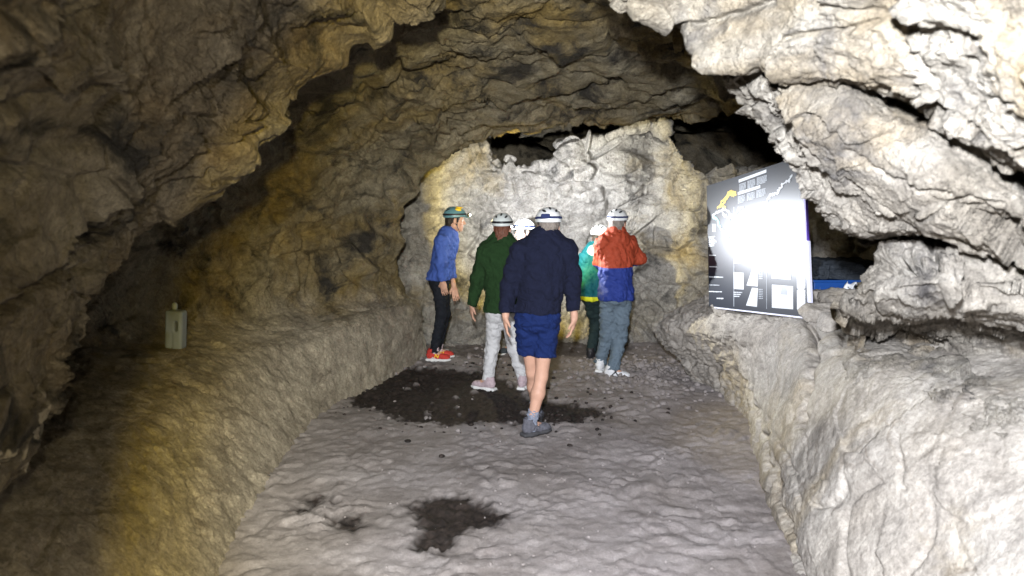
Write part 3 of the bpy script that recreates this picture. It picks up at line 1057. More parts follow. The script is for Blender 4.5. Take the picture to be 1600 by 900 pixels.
        F.cap(q(0, -.015, .03), q(0, -.025, .09), .037, .04, .006, 'sub')
        F.box(q(0, .03, -.13), (.2, .3, .062), RS, 0, 0, 'sub')
        sh = part("shoe", F, shoes['mat'], folds(.0025, (25, 25, 25)))
        F = Field(a - .26, a + .26, .006)
        F.box(q(0, -.030, -.078), (.042, .062, .016), RS, .014, 0)
        F.box(q(0, .055, -.078), (.046, .090, .015), RS, .014, .03)
        F.ell(q(.003, .13, -.075), (.048, .068, .020), RS, .02)
        for i in range(7):
            F.box(q(0, -.08 + .045 * i, -.096), (.1, .007, .006), RS, 0, 0, 'sub')
        part("sole", F, shoes['sole'], None, sh)
        if 'laces' in shoes:
            F = Field(a - .1, a + .2, .004)
            for i in range(4):
                yy = .028 + .024 * i
                zz = .012 - .0165 * i
                F.cap(q(-.028, yy, zz - .006), q(.028, yy + .008, zz - .002), .0045, .0045, 0)
                F.cap(q(.028, yy, zz - .006), q(-.028, yy + .008, zz - .002), .0045, .0045, 0)
            part("lace", F, shoes['laces'], None, sh)
        if 'accent' in shoes:
            for sx in (-1, 1):
                F = Field(a - .2, a + .2, .004)
                F.cap(q(.043 * sx, .00, -.045), q(.040 * sx, .04, -.010), .008, .008, 0)
                F.cap(q(.047 * sx, .06, -.045), q(.040 * sx, .03, -.005), .007, .007, 0)
                part("shoe_panel", F, shoes['accent'], None, sh)
        if logo:
            for sx in (-1, 1):
                F = Field(a - .2, a + .2, .003)
                F.cap(q(.044 * sx, .015, -.048), q(.040 * sx, .028, -.010), .006, .006, 0)
                F.cap(q(.040 * sx, .028, -.010), q(.047 * sx, .052, -.048), .006, .006, 0)
                F.cap(q(.047 * sx, .052, -.048), q(.040 * sx, .064, -.014), .006, .006, 0)
                part("shoe_emblem", F, M_yellow, None, sh)
    # ---------------- hair
    if hair:
        F = Field(H - .2, H + .2, .006)
        F.ell(hp(0, -.018, .028), (.082, .096, .094), RH, 0)
        if hair[1] > 0:
            F.ell(hp(0, -.062, -.045 - hair[1] * .5), (.066, .040, .06 + hair[1]), RH, .03)
        F.cap(hp(-.074, .03, .03), hp(-.074, .03, -.012), .008, .006, .02)
        F.cap(hp(.074, .03, .03), hp(.074, .03, -.012), .008, .006, .02)
        F.ell(hp(0, .075, -.075), (.080, .085, .125), RH, .02, 'sub')
        part("hair", F, hair[0], lambda V: .008 * billow(V * np.array([55, 55, 13.]), 2, seed) + .008 * perlin(V * 25., seed))
    # ---------------- helmet
    hm = helmet['mat']
    F = Field(H - .22, H + .25, .005)
    F.ell(hp(0, -.006, .045), (.104, .130, .104), RH, 0)
    cn = -hu * 1.0 + hf * .16
    F.cut(hp(0, 0, .034), cn)
    F.ell(hp(0, -.006, .04), (.094, .119, .094), RH, 0, 'sub')
    F.box(hp(0, .128, .046), (.055, .020, .006), RH, .006, .012)
    hl_ = part("helmet", F, hm)
    F = Field(H - .22, H + .25, .005)
    F.ell(hp(0, -.006, .045), (.1075, .1335, .1075), RH, 0)
    F.ell(hp(0, -.006, .045), (.1020, .1280, .1020), RH, 0, 'sub')
    nb = nrm(hu - hf * .12)
    F.cut(hp(0, 0, .078), nb)
    F.cut(hp(0, 0, .056), -nb)
    part("headlamp_strap", F, helmet['strap'], None, hl_)
    for sx, sy, sz, rx, ry in ((-.045, -.085, .105, .010, .030), (0, -.075, .122, .010, .032), (.045, -.085, .105, .010, .030), (-.06, .02, .122, .009, .036), (.06, .02, .122, .009, .036), (0, .03, .146, .009, .03)):
        n = nrm(np.array([sx / .104 ** 2, (sy + .006) / .130 ** 2, (sz - .045) / .104 ** 2]))
        k = 1 / math.sqrt((sx / .104) ** 2 + ((sy + .006) / .13) ** 2 + ((sz - .045) / .104) ** 2)
        c = np.array([sx * k, (sy + .006) * k - .006, (sz - .045) * k + .045])
        b = nrm(np.array([0, 1, 0]) - n * n[1])
        a_ = np.cross(b, n)
        R = np.stack([a_, b, n]) @ RH
        V, Fc = ellipsoid_mesh(H + c @ RH, (rx, ry, .004), R, 12, 6)
        mesh_obj("vent", V, Fc, M_black, hl_)
    F = Field(H - .25, H + .25, .005)
    F.box(hp(0, .142, .072), (.030, .016, .020), RH, .007)
    lampo = part("headlamp", F, M_black, None, hl_)
    V, Fc = ellipsoid_mesh(hp(0, .159, .072), (.016, .004, .014), RH)
    mesh_obj("lens", V, Fc, M_lens, lampo)
    if helmet.get('battery'):
        F = Field(H - .25, H + .25, .005)
        bxx = helmet['battery']
        F.box(hp(bxx, -.128, .06), (.034, .017, .018), RH, .007)
        part("battery_box", F, M_strap, None, hl_)
    if helmet.get('patch'):
        V, Fc = ellipsoid_mesh(hp(.030, .03, .143), (.022, .042, .010), RH)
        V2, F2 = ellipsoid_mesh(hp(.066, .02, .120), (.022, .036, .018), RH)
        mesh_obj("helmet_patch", list(V) + list(V2), Fc + [tuple(i + len(V) for i in f) for f in F2], M_yellow, hl_)
    F = Field(H - .22, H + .2, .005)
    for sx in (-1, 1):
        F.cap(hp(.084 * sx, .012, .05), hp(.066 * sx, .03, -.07), .005, .005, 0)
        F.cap(hp(.066 * sx, .03, -.07), hp(.0, .062, -.122), .005, .005, 0)
        F.cap(hp(.086 * sx, -.05, .04), hp(.070 * sx, .02, -.05), .005, .005, 0)
    part("chin_strap", F, M_black, None, hl_)
    LAMPS[key] = (org + hp(0, .185, .072), hf)
    return body


dn = (0, 0, -1)
person('navy', 5.95, dict(head=(857, 354, .02), neck=(853, 378, 0), shL=(814, 393, 0), shR=(886, 391, 0), elL=(795, 446, .02), wrL=(790, 493, -.04), elR=(895, 443, .04), wrR=(897, 497, .06),
       pelvis=(841, 492, 0), hipL=(823, 500, 0), hipR=(855, 500, 0), knL=(832, 582, .12), anL=(838, 643, .38), knR=(846, 588, 0), anR=(830, 662, -.05), toeL=(.15, 1, 0), toeR=(.8, .55, 0)),
       0, -8, -12, "man in navy sweater, navy shorts and grey hiking shoes walking away with bare calves",
       dict(name="sweater", mat=fabric("navy_knit", (.008, .010, .026), .95, .18, .8, 240), hem=487, t=.020, fold=.006, af=1.12),
       dict(kind='shorts', mat=fabric("navy_cotton", (.006, .017, .085)), hem=558, fold=.007),
       dict(mat=plain("grey_suede", (.10, .10, .12), .85, .2, .3, 40, .5, 150), sole=M_sole, laces=M_black),
       dict(mat=M_white_h, strap=M_strap, battery=-.045), (M_hair_gy, .0),
       dict(L=((0, .05, -1), (1, .2, 0), 22), R=((-.08, .1, -1), (-1, .3, 0), 30)), build=1.06,
       sock=(plain("grey_wool", (.20, .22, .28), .95, .1, .2, 50, .7, 260), .10))

person('blue', 8.5, dict(head=(711, 344, -.02), neck=(701, 365, 0), shR=(690, 377, -.17), shL=(695, 375, .17), elR=(689, 412, -.23), wrR=(692, 439, -.20), elL=(703, 412, .20), wrL=(709, 447, .10),
       pelvis=(687, 433, 0), hipR=(687, 440, -.09), hipL=(689, 440, .09), knR=(690, 492, -.10), anR=(678, 551, -.10), knL=(695, 490, .10), anL=(684, 548, .14), toeR=(1, -.12, 0), toeL=(1, .15, 0)),
       90, 84, -6, "man in blue jacket and black trousers facing right with red trainers and teal helmet",
       dict(name="jacket", mat=fabric("blue_softshell", (.055, .105, .38), .7), hem=436, t=.018),
       dict(kind='trousers', mat=fabric("black_stretch", (.012, .014, .020)), t=.006, fold=.005),
       dict(mat=plain("red_mesh", (.50, .045, .035), .75, .3, .25, 60, .4, 200), sole=M_sole_w),
       dict(mat=M_teal_h, strap=M_black, patch=True), (M_hair_dk, .02),
       dict(R=((.12, 0, -1), (.3, 1, 0), 26), L=((.15, 0, -1), (.3, -1, 0), 26)), collar=.03,
       sock=(plain("pale_sock", (.55, .45, .48), .95, .1), .07), logo=True)

person('green', 7.4, dict(head=(785, 357, .02), neck=(784, 379, 0), shL=(759, 393, 0), shR=(808, 392, 0), elL=(746, 436, .03), wrL=(738, 476, .02), elR=(816, 436, .03), wrR=(814, 478, .04),
       pelvis=(783, 478, 0), hipL=(773, 487, 0), hipR=(795, 487, 0), knL=(769, 543, .08), anL=(762, 596, -.02), knR=(804, 545, .02), anR=(817, 600, .02), toeL=(-.85, .5, 0), toeR=(.3, 1, 0)),
       0, 8, -6, "person in dark green sweater and pale trousers walking away, auburn hair below helmet",
       dict(name="sweater", mat=fabric("green_fleece", (.015, .040, .013), .95, .18, .9, 220), hem=487, t=.020, af=1.1),
       dict(kind='trousers', mat=fabric("pale_denim", (.56, .555, .57)), t=.010, fold=.005),
       dict(mat=plain("pink_grey_mesh", (.42, .33, .36), .75, .3, .25, 60), sole=M_sole_w),
       dict(mat=M_pale_h, strap=M_black), (M_hair_rd, .035),
       dict(L=((-.1, .1, -1), (1, .3, 0), 30), R=((0, .1, -1), (-1, .3, 0), 30)), build=.96)

person('white', 8.9, dict(head=(819, 362, 0), neck=(822, 382, 0), shL=(818, 392, .15), shR=(828, 392, -.15), elL=(820, 425, .18), wrL=(808, 446, .16), elR=(832, 426, -.18), wrR=(824, 452, -.16),
       pelvis=(826, 450, 0), hipL=(826, 456, .08), hipR=(828, 456, -.08), knL=(808, 500, .08), anL=(798, 541, .10), knR=(826, 505, -.08), anR=(832, 548, -.10), toeL=(-.75, -.6, 0), toeR=(-1, -.2, 0)),
       -80, -118, -4, "person facing left behind the walkers, only white helmet, pale face and one dark shoe visible",
       dict(name="jacket", mat=fabric("sea_green_shell", (.03, .20, .18), .7), hem=455, t=.012),
       dict(kind='shorts', mat=fabric("dark_cotton", (.02, .022, .03)), hem=492),
       dict(mat=plain("charcoal_mesh", (.05, .06, .07), .75, .3, .25, 60), sole=M_sole_w, laces=M_sole_w),
       dict(mat=M_white_h, strap=M_strap), (M_hair_dk, .02),
       dict(L=((-.6, 0, -1), (0, -1, 0), 30), R=((-.5, 0, -1), (0, 1, 0), 30)), build=.92,
       sock=(plain("navy_sock", (.02, .03, .07), .95, .1), .09))

person('teal', 8.75, dict(head=(937, 371, .08), neck=(930, 390, .03), shL=(917, 402, 0), shR=(949, 401, .05), elL=(909, 428, .06), wrL=(924, 440, .24), elR=(955, 430, .12), wrR=(944, 438, .28),
       pelvis=(928, 456, 0), hipL=(921, 462, 0), hipR=(938, 462, .02), knL=(931, 507, .08), anL=(923, 549, -.04), knR=(942, 507, .10), anR=(938, 549, .06), toeL=(.2, 1, 0), toeR=(.5, 1, 0)),
       10, 25, -10, "person in teal jacket with yellow hem, half hidden behind the red jacket",
       dict(name="jacket", mat=fabric("teal_shell", (.006, .105, .135), .6, lower=(.62, .66, .03), zsplit=.74), hem=468, t=.022, fold=.009, af=1.15),
       dict(kind='trousers', mat=fabric("dark_teal_twill", (.016, .030, .032)), t=.010),
       dict(mat=M_black, sole=M_sole),
       dict(mat=M_white_h, strap=M_white_h), (M_hair_dk, .03),
       dict(L=((.6, .8, .1), (0, 0, -1), 35), R=((-.5, .8, .1), (0, 0, -1), 35)), build=.95, hood=fabric("teal_hood", (.35, .55, .52), .6))

person('red', 7.8, dict(head=(965, 349, .03), neck=(962, 371, 0), shL=(943, 385, -.03), shR=(982, 383, .07), elL=(939, 410, .12), wrL=(960, 412, .30), elR=(996, 404, .15), wrR=(984, 406, .36),
       pelvis=(962, 455, 0), hipL=(951, 462, 0), hipR=(973, 462, .03), knL=(948, 522, .08), anL=(938, 579, .12), knR=(969, 525, .03), anR=(957, 587, -.04), toeL=(.35, 1, 0), toeR=(1, -.25, 0)),
       20, 22, -8, "man in red and blue hooded jacket, grey trousers and white shoes",
       dict(name="jacket", mat=fabric("red_blue_shell", (.36, .058, .026), .65, lower=(.022, .042, .22), zsplit=1.16), hem=468, t=.026, fold=.009, af=1.22),
       dict(kind='trousers', mat=fabric("grey_hiking_cloth", (.12, .16, .20), .75), t=.016, fold=.007),
       dict(mat=plain("white_leather", (.66, .66, .68), .6, .3, .1, 40), sole=M_sole_w, accent=M_black),
       dict(mat=M_white_h, strap=M_strap), (M_hair_gy, .01),
       dict(L=((1, .4, 0), (0, 0, -1), 40), R=((-1, .3, 0), (0, 0, -1), 40)), build=1.03, hood=fabric("red_hood", (.36, .058, .026), .65))

# ================================================================= PROPS
BV = bvh_of("cave_bench", "cave_wall", "cave_floor", "cave_back_wall")


def hit(px, py):
    r = ray(px, py)
    h = BV.ray_cast(Vector((0, 0, CAMZ)), Vector(r).normalized())
    return np.array(h[0]) if h[0] else None


def ground(x, y, z0=2.0):
    h = BV.ray_cast(Vector((x, y, z0)), Vector((0, 0, -1)))
    return h[0].z if h[0] else 0.


# ---- information board
BR, BL = P(1263, 496, 5.62), P(1108, 478.5, 7.09)
uu = nrm(BR - BL)
best = min(np.linspace(6.6, 8.0, 400), key=lambda y: abs((P(1104, 290.5, y) - BL) @ uu))
vv = P(1104, 290.5, best + .21) - BL       # leans back a little against the rock
BW, BH = np.linalg.norm(BR - BL), np.linalg.norm(vv)
vv = vv / BH
nn = nrm(np.cross(uu, vv))
if nn[0] > 0:
    nn = -nn
print("BOARD", BW, BH, "TR", proj(BL + uu * BW + vv * BH), "n", nn, "ground", ground(BR[0], BR[1]), BR[2], ground(BL[0], BL[1]), BL[2])


def board_uv(px, py):
    r = ray(px, py)
    o = np.array([0, 0, CAMZ])
    t = ((BL - o) @ nn) / (r @ nn)
    p = o + r * t - BL
    k = uu @ vv
    a, b_ = p @ uu, p @ vv
    return (a - k * b_) / (1 - k * k), (b_ - k * a) / (1 - k * k)


board = empty("information_board", tuple(BL), "large dark information board with white text and cave map leaning on the rock ledge", "board")


def slab(name, polys, mat, par, t0, t1):
    """flat pieces standing t0..t1 in front of the board plane, outlines in board metres"""
    V, F = [], []
    for pl in polys:
        n = len(pl)
        k = len(V)
        for t in (t0, t1):
            for a, b in pl:
                V.append(uu * a + vv * b + nn * t)
        F.append(tuple(range(k + n, k + 2 * n)))
        F.append(tuple(range(k + n - 1, k - 1, -1)))
        for i in range(n):
            j = (i + 1) % n
            F.append((k + i, k + j, k + n + j, k + n + i))
    return mesh_obj(name, V, F, mat, par, smooth=False)


def gloss(name, col, rough=.28, var=.05, spec=.5):
    m = plain(name, col, rough, spec, var, 6)
    return m


M_panel = gloss("black_printed_acrylic", (.010, .013, .022), .29)
M_print_w = gloss("white_print", (.52, .54, .57), .32)
M_print_g = gloss("grey_print", (.26, .28, .31), .32)
M_print_y = gloss("yellow_print", (.62, .42, .05), .30)
M_print_t = gloss("teal_print", (.22, .48, .46), .30)
M_edge = gloss("violet_edge", (.10, .05, .38), .5)
M_edge_w = gloss("pale_edge", (.55, .55, .68), .5)

slab("panel", [[(0, 0), (BW, 0), (BW, BH + .085), (0, BH)]], M_panel, board, -.018, 0)
slab("edge_strip", [[(BW, .0), (BW + .035, .0), (BW + .035, BH * .50), (BW, BH * .50)]], M_edge_w, board, -.020, .001)
slab("edge_strip", [[(BW, BH * .50), (BW + .022, BH * .50), (BW + .022, BH + .085), (BW, BH + .085)]], M_edge, board, -.020, .001)
slab("bottom_rail", [[(0.1, -.012), (BW + .02, -.012), (BW + .02, .0), (0.1, .0)]], M_edge_w, board, -.022, .003)


def Z(x, y):   # zoom coordinates of the study crop -> photo pixels -> board metres
    return board_uv(1090 + x * 200 / 643, 230 + y * 280 / 900)


def quad(x0, y0, x1, y1, slope=0.):
    d = lambda x: slope * (x - x0)
    return [Z(x0, y1 + d(x0)), Z(x1, y1 + d(x1)), Z(x1, y0 + d(x1)), Z(x0, y0 + d(x0))]


def words(x0, x1, y, h, slope, gap=.35):
    """a line of unreadably small print, broken into word-length dashes"""
    out = []
    x = x0
    while x < x1:
        wd = random.uniform(5, 17)
        e = min(x + wd, x1)
        out.append([Z(x, y + h + slope * (x - x0)), Z(e, y + h + slope * (e - x0)), Z(e, y + slope * (e - x0)), Z(x, y + slope * (x - x0))])
        x = e + random.uniform(1.2, 2.4)
    return out


for tx0, tx1, ty, sl in ((208, 344, 163, -.37), (203, 316, 226, -.32)):
    pl = []
    x = tx0
    while x < tx1:     # heavy capitals of the heading, too small to read in the photograph
        pl.append([Z(x, ty + 15 + sl * (x - tx0)), Z(x + 5, ty + 15 + sl * (x + 5 - tx0)), Z(x + 5, ty + sl * (x + 5 - tx0)), Z(x, ty + sl * (x - tx0))])
        x += 6.3
    slab("heading", pl, M_print_w, board, .0, .0022)
for cx0, cx1, cy, n, sl in ((210, 243, 186, 6, -.3), (251, 290, 171, 6, -.3), (298, 348, 154, 6, -.3), (203, 240, 248, 6, -.28), (248, 288, 234, 6, -.28), (296, 342, 218, 6, -.28)):
    pl = []
    for i in range(n):
        pl += words(cx0, cx1 - (8 if i == n - 1 else 0), cy + i * 6.4, 3.9, sl)
    slab("text_column", pl, M_print_g, board, .0, .0018)


def trace(name, pts, w, mat, jit=3.5, t=.0026):
    """an irregular surveyed line"""
    fine = []
    for (x0, y0), (x1, y1) in zip(pts[:-1], pts[1:]):
        m = max(2, int(math.hypot(x1 - x0, y1 - y0) / 5))
        for k in range(m):
            fine.append((x0 + (x1 - x0) * k / m + random.uniform(-jit, jit), y0 + (y1 - y0) * k / m + random.uniform(-jit, jit)))
    fine.append(pts[-1])
    uvp = [np.array(Z(*p)) for p in fine]
    pl = []
    for i, (a, b) in enumerate(zip(uvp[:-1], uvp[1:])):
        d = b - a
        L_ = np.linalg.norm(d)
        if L_ < 1e-6:
            continue
        d /= L_
        n = np.array([-d[1], d[0]]) * w / 2 * random.uniform(.6, 1.5)
        a, b = a - d * w * .3, b + d * w * .3
        pl.append([tuple(a - n), tuple(b - n), tuple(b + n), tuple(a + n)])
    V, F = [], []
    for j, q4 in enumerate(pl):
        k = len(V)
        tt = t + .00025 * (j % 4)
        V += [uu * a + vv * b + nn * tt for a, b in q4]
        F.append((k, k + 1, k + 2, k + 3))
    return mesh_obj(name, V, F, mat, board, smooth=False)


trace("map_line", [(100, 305), (125, 272), (150, 242), (178, 224), (195, 232), (186, 246), (160, 236), (150, 256), (130, 290), (112, 302)], .018, M_print_y)
trace("map_line", [(150, 240), (165, 228), (185, 235), (192, 226)], .026, M_print_y, 5)
trace("map_line", [(108, 300), (122, 292), (138, 302), (126, 312)], .026, M_print_y, 5)
trace("map_line", [(75, 342), (110, 322), (132, 311), (160, 322), (172, 346), (196, 340), (203, 312), (226, 305), (246, 332), (262, 346), (282, 320), (322, 291), (352, 270), (366, 240), (402, 230), (420, 200), (432, 180), (460, 170), (476, 140)], .017, M_print_w, 4)
trace("map_line", [(120, 318), (140, 345), (165, 350), (190, 345)], .02, M_print_w, 5)
trace("map_line", [(75, 345), (100, 362), (110, 396), (126, 416), (150, 440), (162, 470), (182, 490), (212, 515)], .024, M_print_t, 4)
trace("map_line", [(160, 330), (166, 380), (160, 400)], .012, M_print_g, 2)
for i in range(6):
    slab("text_column", words(56, 88 - 4 * (i % 2), 450 + 9 * i, 4.5, -.12), M_print_w, board, .0, .0018)
for x0, y0, x1, y1 in ((62, 470, 96, 476), (58, 540, 92, 545), (60, 598, 98, 602), (58, 648, 128, 654), (60, 690, 110, 693), (58, 722, 122, 727), (96, 756, 130, 762)):
    slab("text_column", words(x0, x1, y0, y1 - y0, .03), M_print_w, board, .0, .0018)
slab("photo_print", [quad(74, 385, 92, 425, .05)], M_print_g, board, .0, .0015)
for i in range(3):
    slab("text_column", words(182, 230 - 8 * i, 560 + 9 * i, 5, .03), M_print_w, board, .0, .0018)
    slab("text_column", words(182, 224 - 7 * i, 726 + 10 * i, 5, .03), M_print_w, board, .0, .0018)
slab("photo_print", [quad(182, 628, 232, 712, .06)], M_print_w, board, .0, .0015)
slab("photo_print", [[Z(246, 694), Z(302, 700), Z(306, 606), Z(278, 604)]], M_print_w, board, .0, .0015)
slab("photo_print", [[Z(244, 795), Z(298, 802), Z(304, 708), Z(274, 706)]], M_print_w, board, .0, .0015)
slab("photo_print", [quad(374, 690, 480, 806, .08)], M_print_w, board, .0, .0015)
slab("photo_print", [[Z(418, 740), Z(452, 742), Z(446, 700), Z(424, 698)]], M_print_g, board, .0016, .0026)
slab("photo_print", [quad(372, 560, 470, 660, .07)], M_print_g, board, .0, .0015)
for yy in (600, 706):
    slab("photo_print", [[Z(500, yy + 108), Z(514, yy + 114), Z(530, yy + 114), Z(541, yy + 108), Z(541, yy + 14), Z(530, yy + 4), Z(514, yy + 3), Z(500, yy + 12)]], M_print_w, board, .0, .0015)
for i in range(6):
    slab("text_column", words(308, 328, 712 + 9 * i, 4, .03), M_print_g, board, .0, .0018)
    slab("text_column", words(308, 328, 612 + 9 * i, 4, .03), M_print_g, board, .0, .0018)
slab("divider", [quad(181, 300, 184, 800, 0)], M_print_g, board, .0, .0012)
slab("divider", [quad(346, 560, 348, 812, 0)], M_print_g, board, .0, .0012)

# ---- clear plastic jug on the left bench
m, nt, b = new_mat("clear_plastic")
b.inputs["Base Color"].default_value = (.44, .52, .66, 1)
b.inputs["Roughness"].default_value = .22
b.inputs["Transmission Weight"].default_value = .55
b.inputs["IOR"].default_value = 1.15
tc = N(nt, "ShaderNodeTexCoord").outputs["Object"]
bumps(nt, b, [(noise(nt, tc, 30, 3, .5), .2, .01)])
M_jug = m
hb = hit(269, 545)
print("JUG", hb)
jy = hb[1]
s_ = FPX / (jy * CP + (CAMZ - hb[2]) * SP)
jh, jw = 62 / s_, 27 / s_
tl = math.radians(-4.5)
RJ = np.array([[math.cos(tl), 0, math.sin(tl)], [0, 1, 0], [-math.sin(tl), 0, math.cos(tl)]])
F = Field((-.4, -.4, -.1), (.4, .4, .7), .006)
g = lambda x, y, z: np.array([x, y, z]) @ RJ
F.box(g(0, 0, jh / 2), (jw / 2, jw * .42, jh / 2), RJ, jw * .16, 0)
F.box(g(.16 * jw, 0, jh * .61), (jw * .085, jw, jh * .13), RJ, .01, .015, 'sub')
F.box(g(-.08 * jw, -jw * .45, jh * .25), (jw * .05, jw * .08, jh * .22), RJ, .01, .015, 'sub')
F.cap(g(-.10 * jw, 0, jh * .97), g(-.10 * jw, 0, jh * 1.06), jw * .15, jw * .13, .01)
V, Fc = F.mesh()
jug = mesh_obj("water_jug", V, Fc, M_jug)
jug.location = tuple(hb - np.array([0, -.06, .012]))
tag(jug, "empty clear plastic jug with handle hole standing on the dark left bench", "jug")
F = Field((-.4, -.4, -.1), (.4, .4, .7), .005)
F.cap(g(-.10 * jw, 0, jh * 1.07), g(-.10 * jw, 0, jh * 1.13), jw * .16, jw * .15, 0)
V, Fc = F.mesh()
mesh_obj("cap", V, Fc, plain("pale_cap", (.30, .34, .38), .5), jug)


# ---- loose stones, each its own lump
def stone(name, c, r, seed, mat, label, group, cat="stone", flat=1., rz=0., tilt=0., round_=False):
    Fd = Field(-np.array([r] * 3) * 1.7, np.array([r] * 3) * 1.7, r / 9)
    rr = np.random.default_rng(seed)
    ct, st = math.cos(tilt), math.sin(tilt)
    R = np.array([[1, 0, 0], [0, ct, st], [0, -st, ct]]) @ np.array([[math.cos(rz), math.sin(rz), 0], [-math.sin(rz), math.cos(rz), 0], [0, 0, 1]])
    Fd.box((0, 0, 0), (r, r * rr.uniform(.55, .8), r * flat), R, r * .12, 0)
    if round_:
        Fd.D[:] = .2
        Fd.ell((0, 0, 0), (r, r * rr.uniform(.6, .85), r * flat), R)
    for k in range(6):
        n = nrm(rr.normal(size=3))
        Fd.cut(n * r * rr.uniform(.62, .95) * (flat * .5 + .5), n)
    V, Fc = Fd.mesh(lambda V: r * .07 * fbm(V / r * 2.1 + seed, 3, seed) + r * .04 * billow(V / r * 5, 2, seed + 3))
    o = mesh_obj(name, V, Fc, mat)
    o.location = tuple(c)
    return tag(o, label, cat, group)


STONES = [  # px, py, radius, flat, rz, tilt, label
    (1290, 492, .16, .34, .3, .5, "flat stone at the foot of the board's right edge, lowest of the rubble"),
    (1312, 474, .17, .25, -.5, .55, "long slanting slab in the middle of the rubble below the blue crate"),
    (1330, 490, .15, .35, .8, .2, "blocky grey stone between the slanting slab and the pale boulder"),
    (1284, 462, .11, .45, .2, .0, "small dark stone tucked against the board beneath the crate"),
    (1345, 452, .15, .32, -.9, .9, "upright greenish slab propped against the pale boulder beside the crate"),
    (1305, 506, .13, .4, .4, .2, "broad stone lying in front of the rubble at the ledge's edge"),
    (1130, 484, .10, .5, .4, .1, "rounded stone under the left corner of the information board"),
]
for i, (px, py, r, fl_, rz, tl_, lb) in enumerate(STONES):
    h = hit(px, py + 6)
    if h is None or h[1] > 8.5:
        h = P(px, py, 6.6)
    stone("loose_stone", h + np.array([0, .05, r * .22]), r, 50 + i, M_bench if i != 4 else M_room, lb, "loose stones on the right ledge", flat=fl_, rz=rz, tilt=tl_)
for i, (px, py, r, lb) in enumerate([(797, 236, .085, "leftmost pale stone lying in the slot at the top of the back wall"), (818, 238, .06, "smallest pale stone in the middle of the back wall slot"),
                                     (838, 234, .09, "rightmost pale stone in the slot next to the bulging block")]):
    c = P(px, py, 10.0)
    # stand on the highest point of the slot's sill near the lip
    yb = max(np.linspace(9.6, 10.2, 13), key=lambda y_: ground(c[0], y_, 2.60))
    c[1] = yb + .05
    z = ground(c[0], c[1], 2.60)
    print('SLOT', c, z, proj(np.array([c[0], c[1], z])))
    stone("loose_stone", (c[0], c[1], z + r * .45), r, 80 + i, M_back, lb, "stones in the back wall slot", flat=.75, rz=i * 1.3, round_=True)

# ---- blue crate with a folded dark tarpaulin on it, behind the board
M_blue_p = plain("blue_plastic", (.008, .06, .26), .4, .5, .12, 12)
M_tarp = fabric("dark_tarpaulin", (.030, .036, .045), .6, .25, .5, 120)
cc = P(1306, 452, 6.75)
cg = ground(cc[0], cc[1] - .1)
print("CRATE", cc, cg)
crate = empty("storage_crate", tuple(cc), "bright blue plastic crate in the dark gap behind the information board", "crate")


def bm_box(c, h, bev=.006):
    x, y, z = c
    a, b_, d = h
    V = [(x + sx * a, y + sy * b_, z + sz * d) for sx in (-1, 1) for sy in (-1, 1) for sz in (-1, 1)]
    Fq = [(0, 1, 3, 2), (4, 6, 7, 5), (0, 4, 5, 1), (2, 3, 7, 6), (0, 2, 6, 4), (1, 5, 7, 3)]
    return V, Fq


def boxes(name, lst, mat, par):
    V, Fq = [], []
    for c, h in lst:
        v_, f_ = bm_box(c, h)
        k = len(V)
        V += v_
        Fq += [tuple(i + k for i in f) for f in f_]
    o = mesh_obj(name, V, Fq, mat, par, smooth=False)
    md = o.modifiers.new("bevel", 'BEVEL')
    md.width = .006
    md.segments = 2
    return o


cw, cd, ch = .27, .18, .09
boxes("crate_body", [((0, 0, -ch + .012), (cw - .002, cd - .002, .012)), ((0, -cd, 0), (cw, .010, ch)), ((0, cd, 0), (cw, .010, ch)), ((-cw, 0, 0), (.010, cd - .012, ch)), ((cw, 0, 0), (.010, cd - .012, ch))]
      + [((-cw * .8 + k * cw * .4, -cd - .013, -.02), (.007, .004, ch * .75)) for k in range(5)], M_blue_p, crate)
boxes("rim", [((0, -cd - .012, ch + .010), (cw + .022, .022, .0095)), ((0, cd + .012, ch + .010), (cw + .022, .022, .0095)), ((-cw - .012, 0, ch + .010), (.021, cd - .012, .0095)), ((cw + .012, 0, ch + .010), (.021, cd - .012, .0095))], M_blue_p, crate)
boxes("handle", [((0, -cd - .030, ch * .45), (.07, .006, .012))], M_blue_p, crate)
F = Field((-.42, -.32, -.05), (.42, .32, .3), .010)
for k in range(4):
    F.box((.02 * (k % 2), -.01 * k, .016 + .042 * k), (.27 - .015 * k, .19 - .008 * k, .020), None, .018, .012)
V, Fc = F.mesh(lambda V: .010 * fbm(V * 6, 3, 5) + .012 * billow(V * np.array([9, 9, 20.]), 2, 8))
tp = mesh_obj("folded_tarpaulin", V, Fc, M_tarp)
tp.location = tuple(cc + np.array([0, 0, ch + .022]))
tag(tp, "dark folded tarpaulin stacked on top of the blue crate", "tarpaulin")
# a scrap of white paper on the rubble
h = P(1333, 452, 6.2)
n_ = 8
V = [(h[0] + .09 * (i / n_ - .5) + .02 * math.sin(j), h[1] + .03 * math.sin(i * .9) + .05 * (j / n_), h[2] + .09 * (j / n_ - .5) + .015 * math.sin(i * 1.3 + j)) for i in range(n_ + 1) for j in range(n_ + 1)]
Fq = [(i * (n_ + 1) + j, (i + 1) * (n_ + 1) + j, (i + 1) * (n_ + 1) + j + 1, i * (n_ + 1) + j + 1) for i in range(n_) for j in range(n_)]
V = [tuple(np.array(v_) - h) for v_ in V]
pp = mesh_obj("paper_scrap", V, Fq, plain("white_paper", (.72, .73, .75), .8))
pp.location = tuple(h)
sm = pp.modifiers.new("thick", 'SOLIDIFY')
sm.thickness = .003
tag(pp, "crumpled white paper scrap among the rubble right of the blue crate", "paper")

# ---- clods and crumbs trodden over the floor
V, Fa = [], []
rg = np.random.default_rng(5)


DA = []


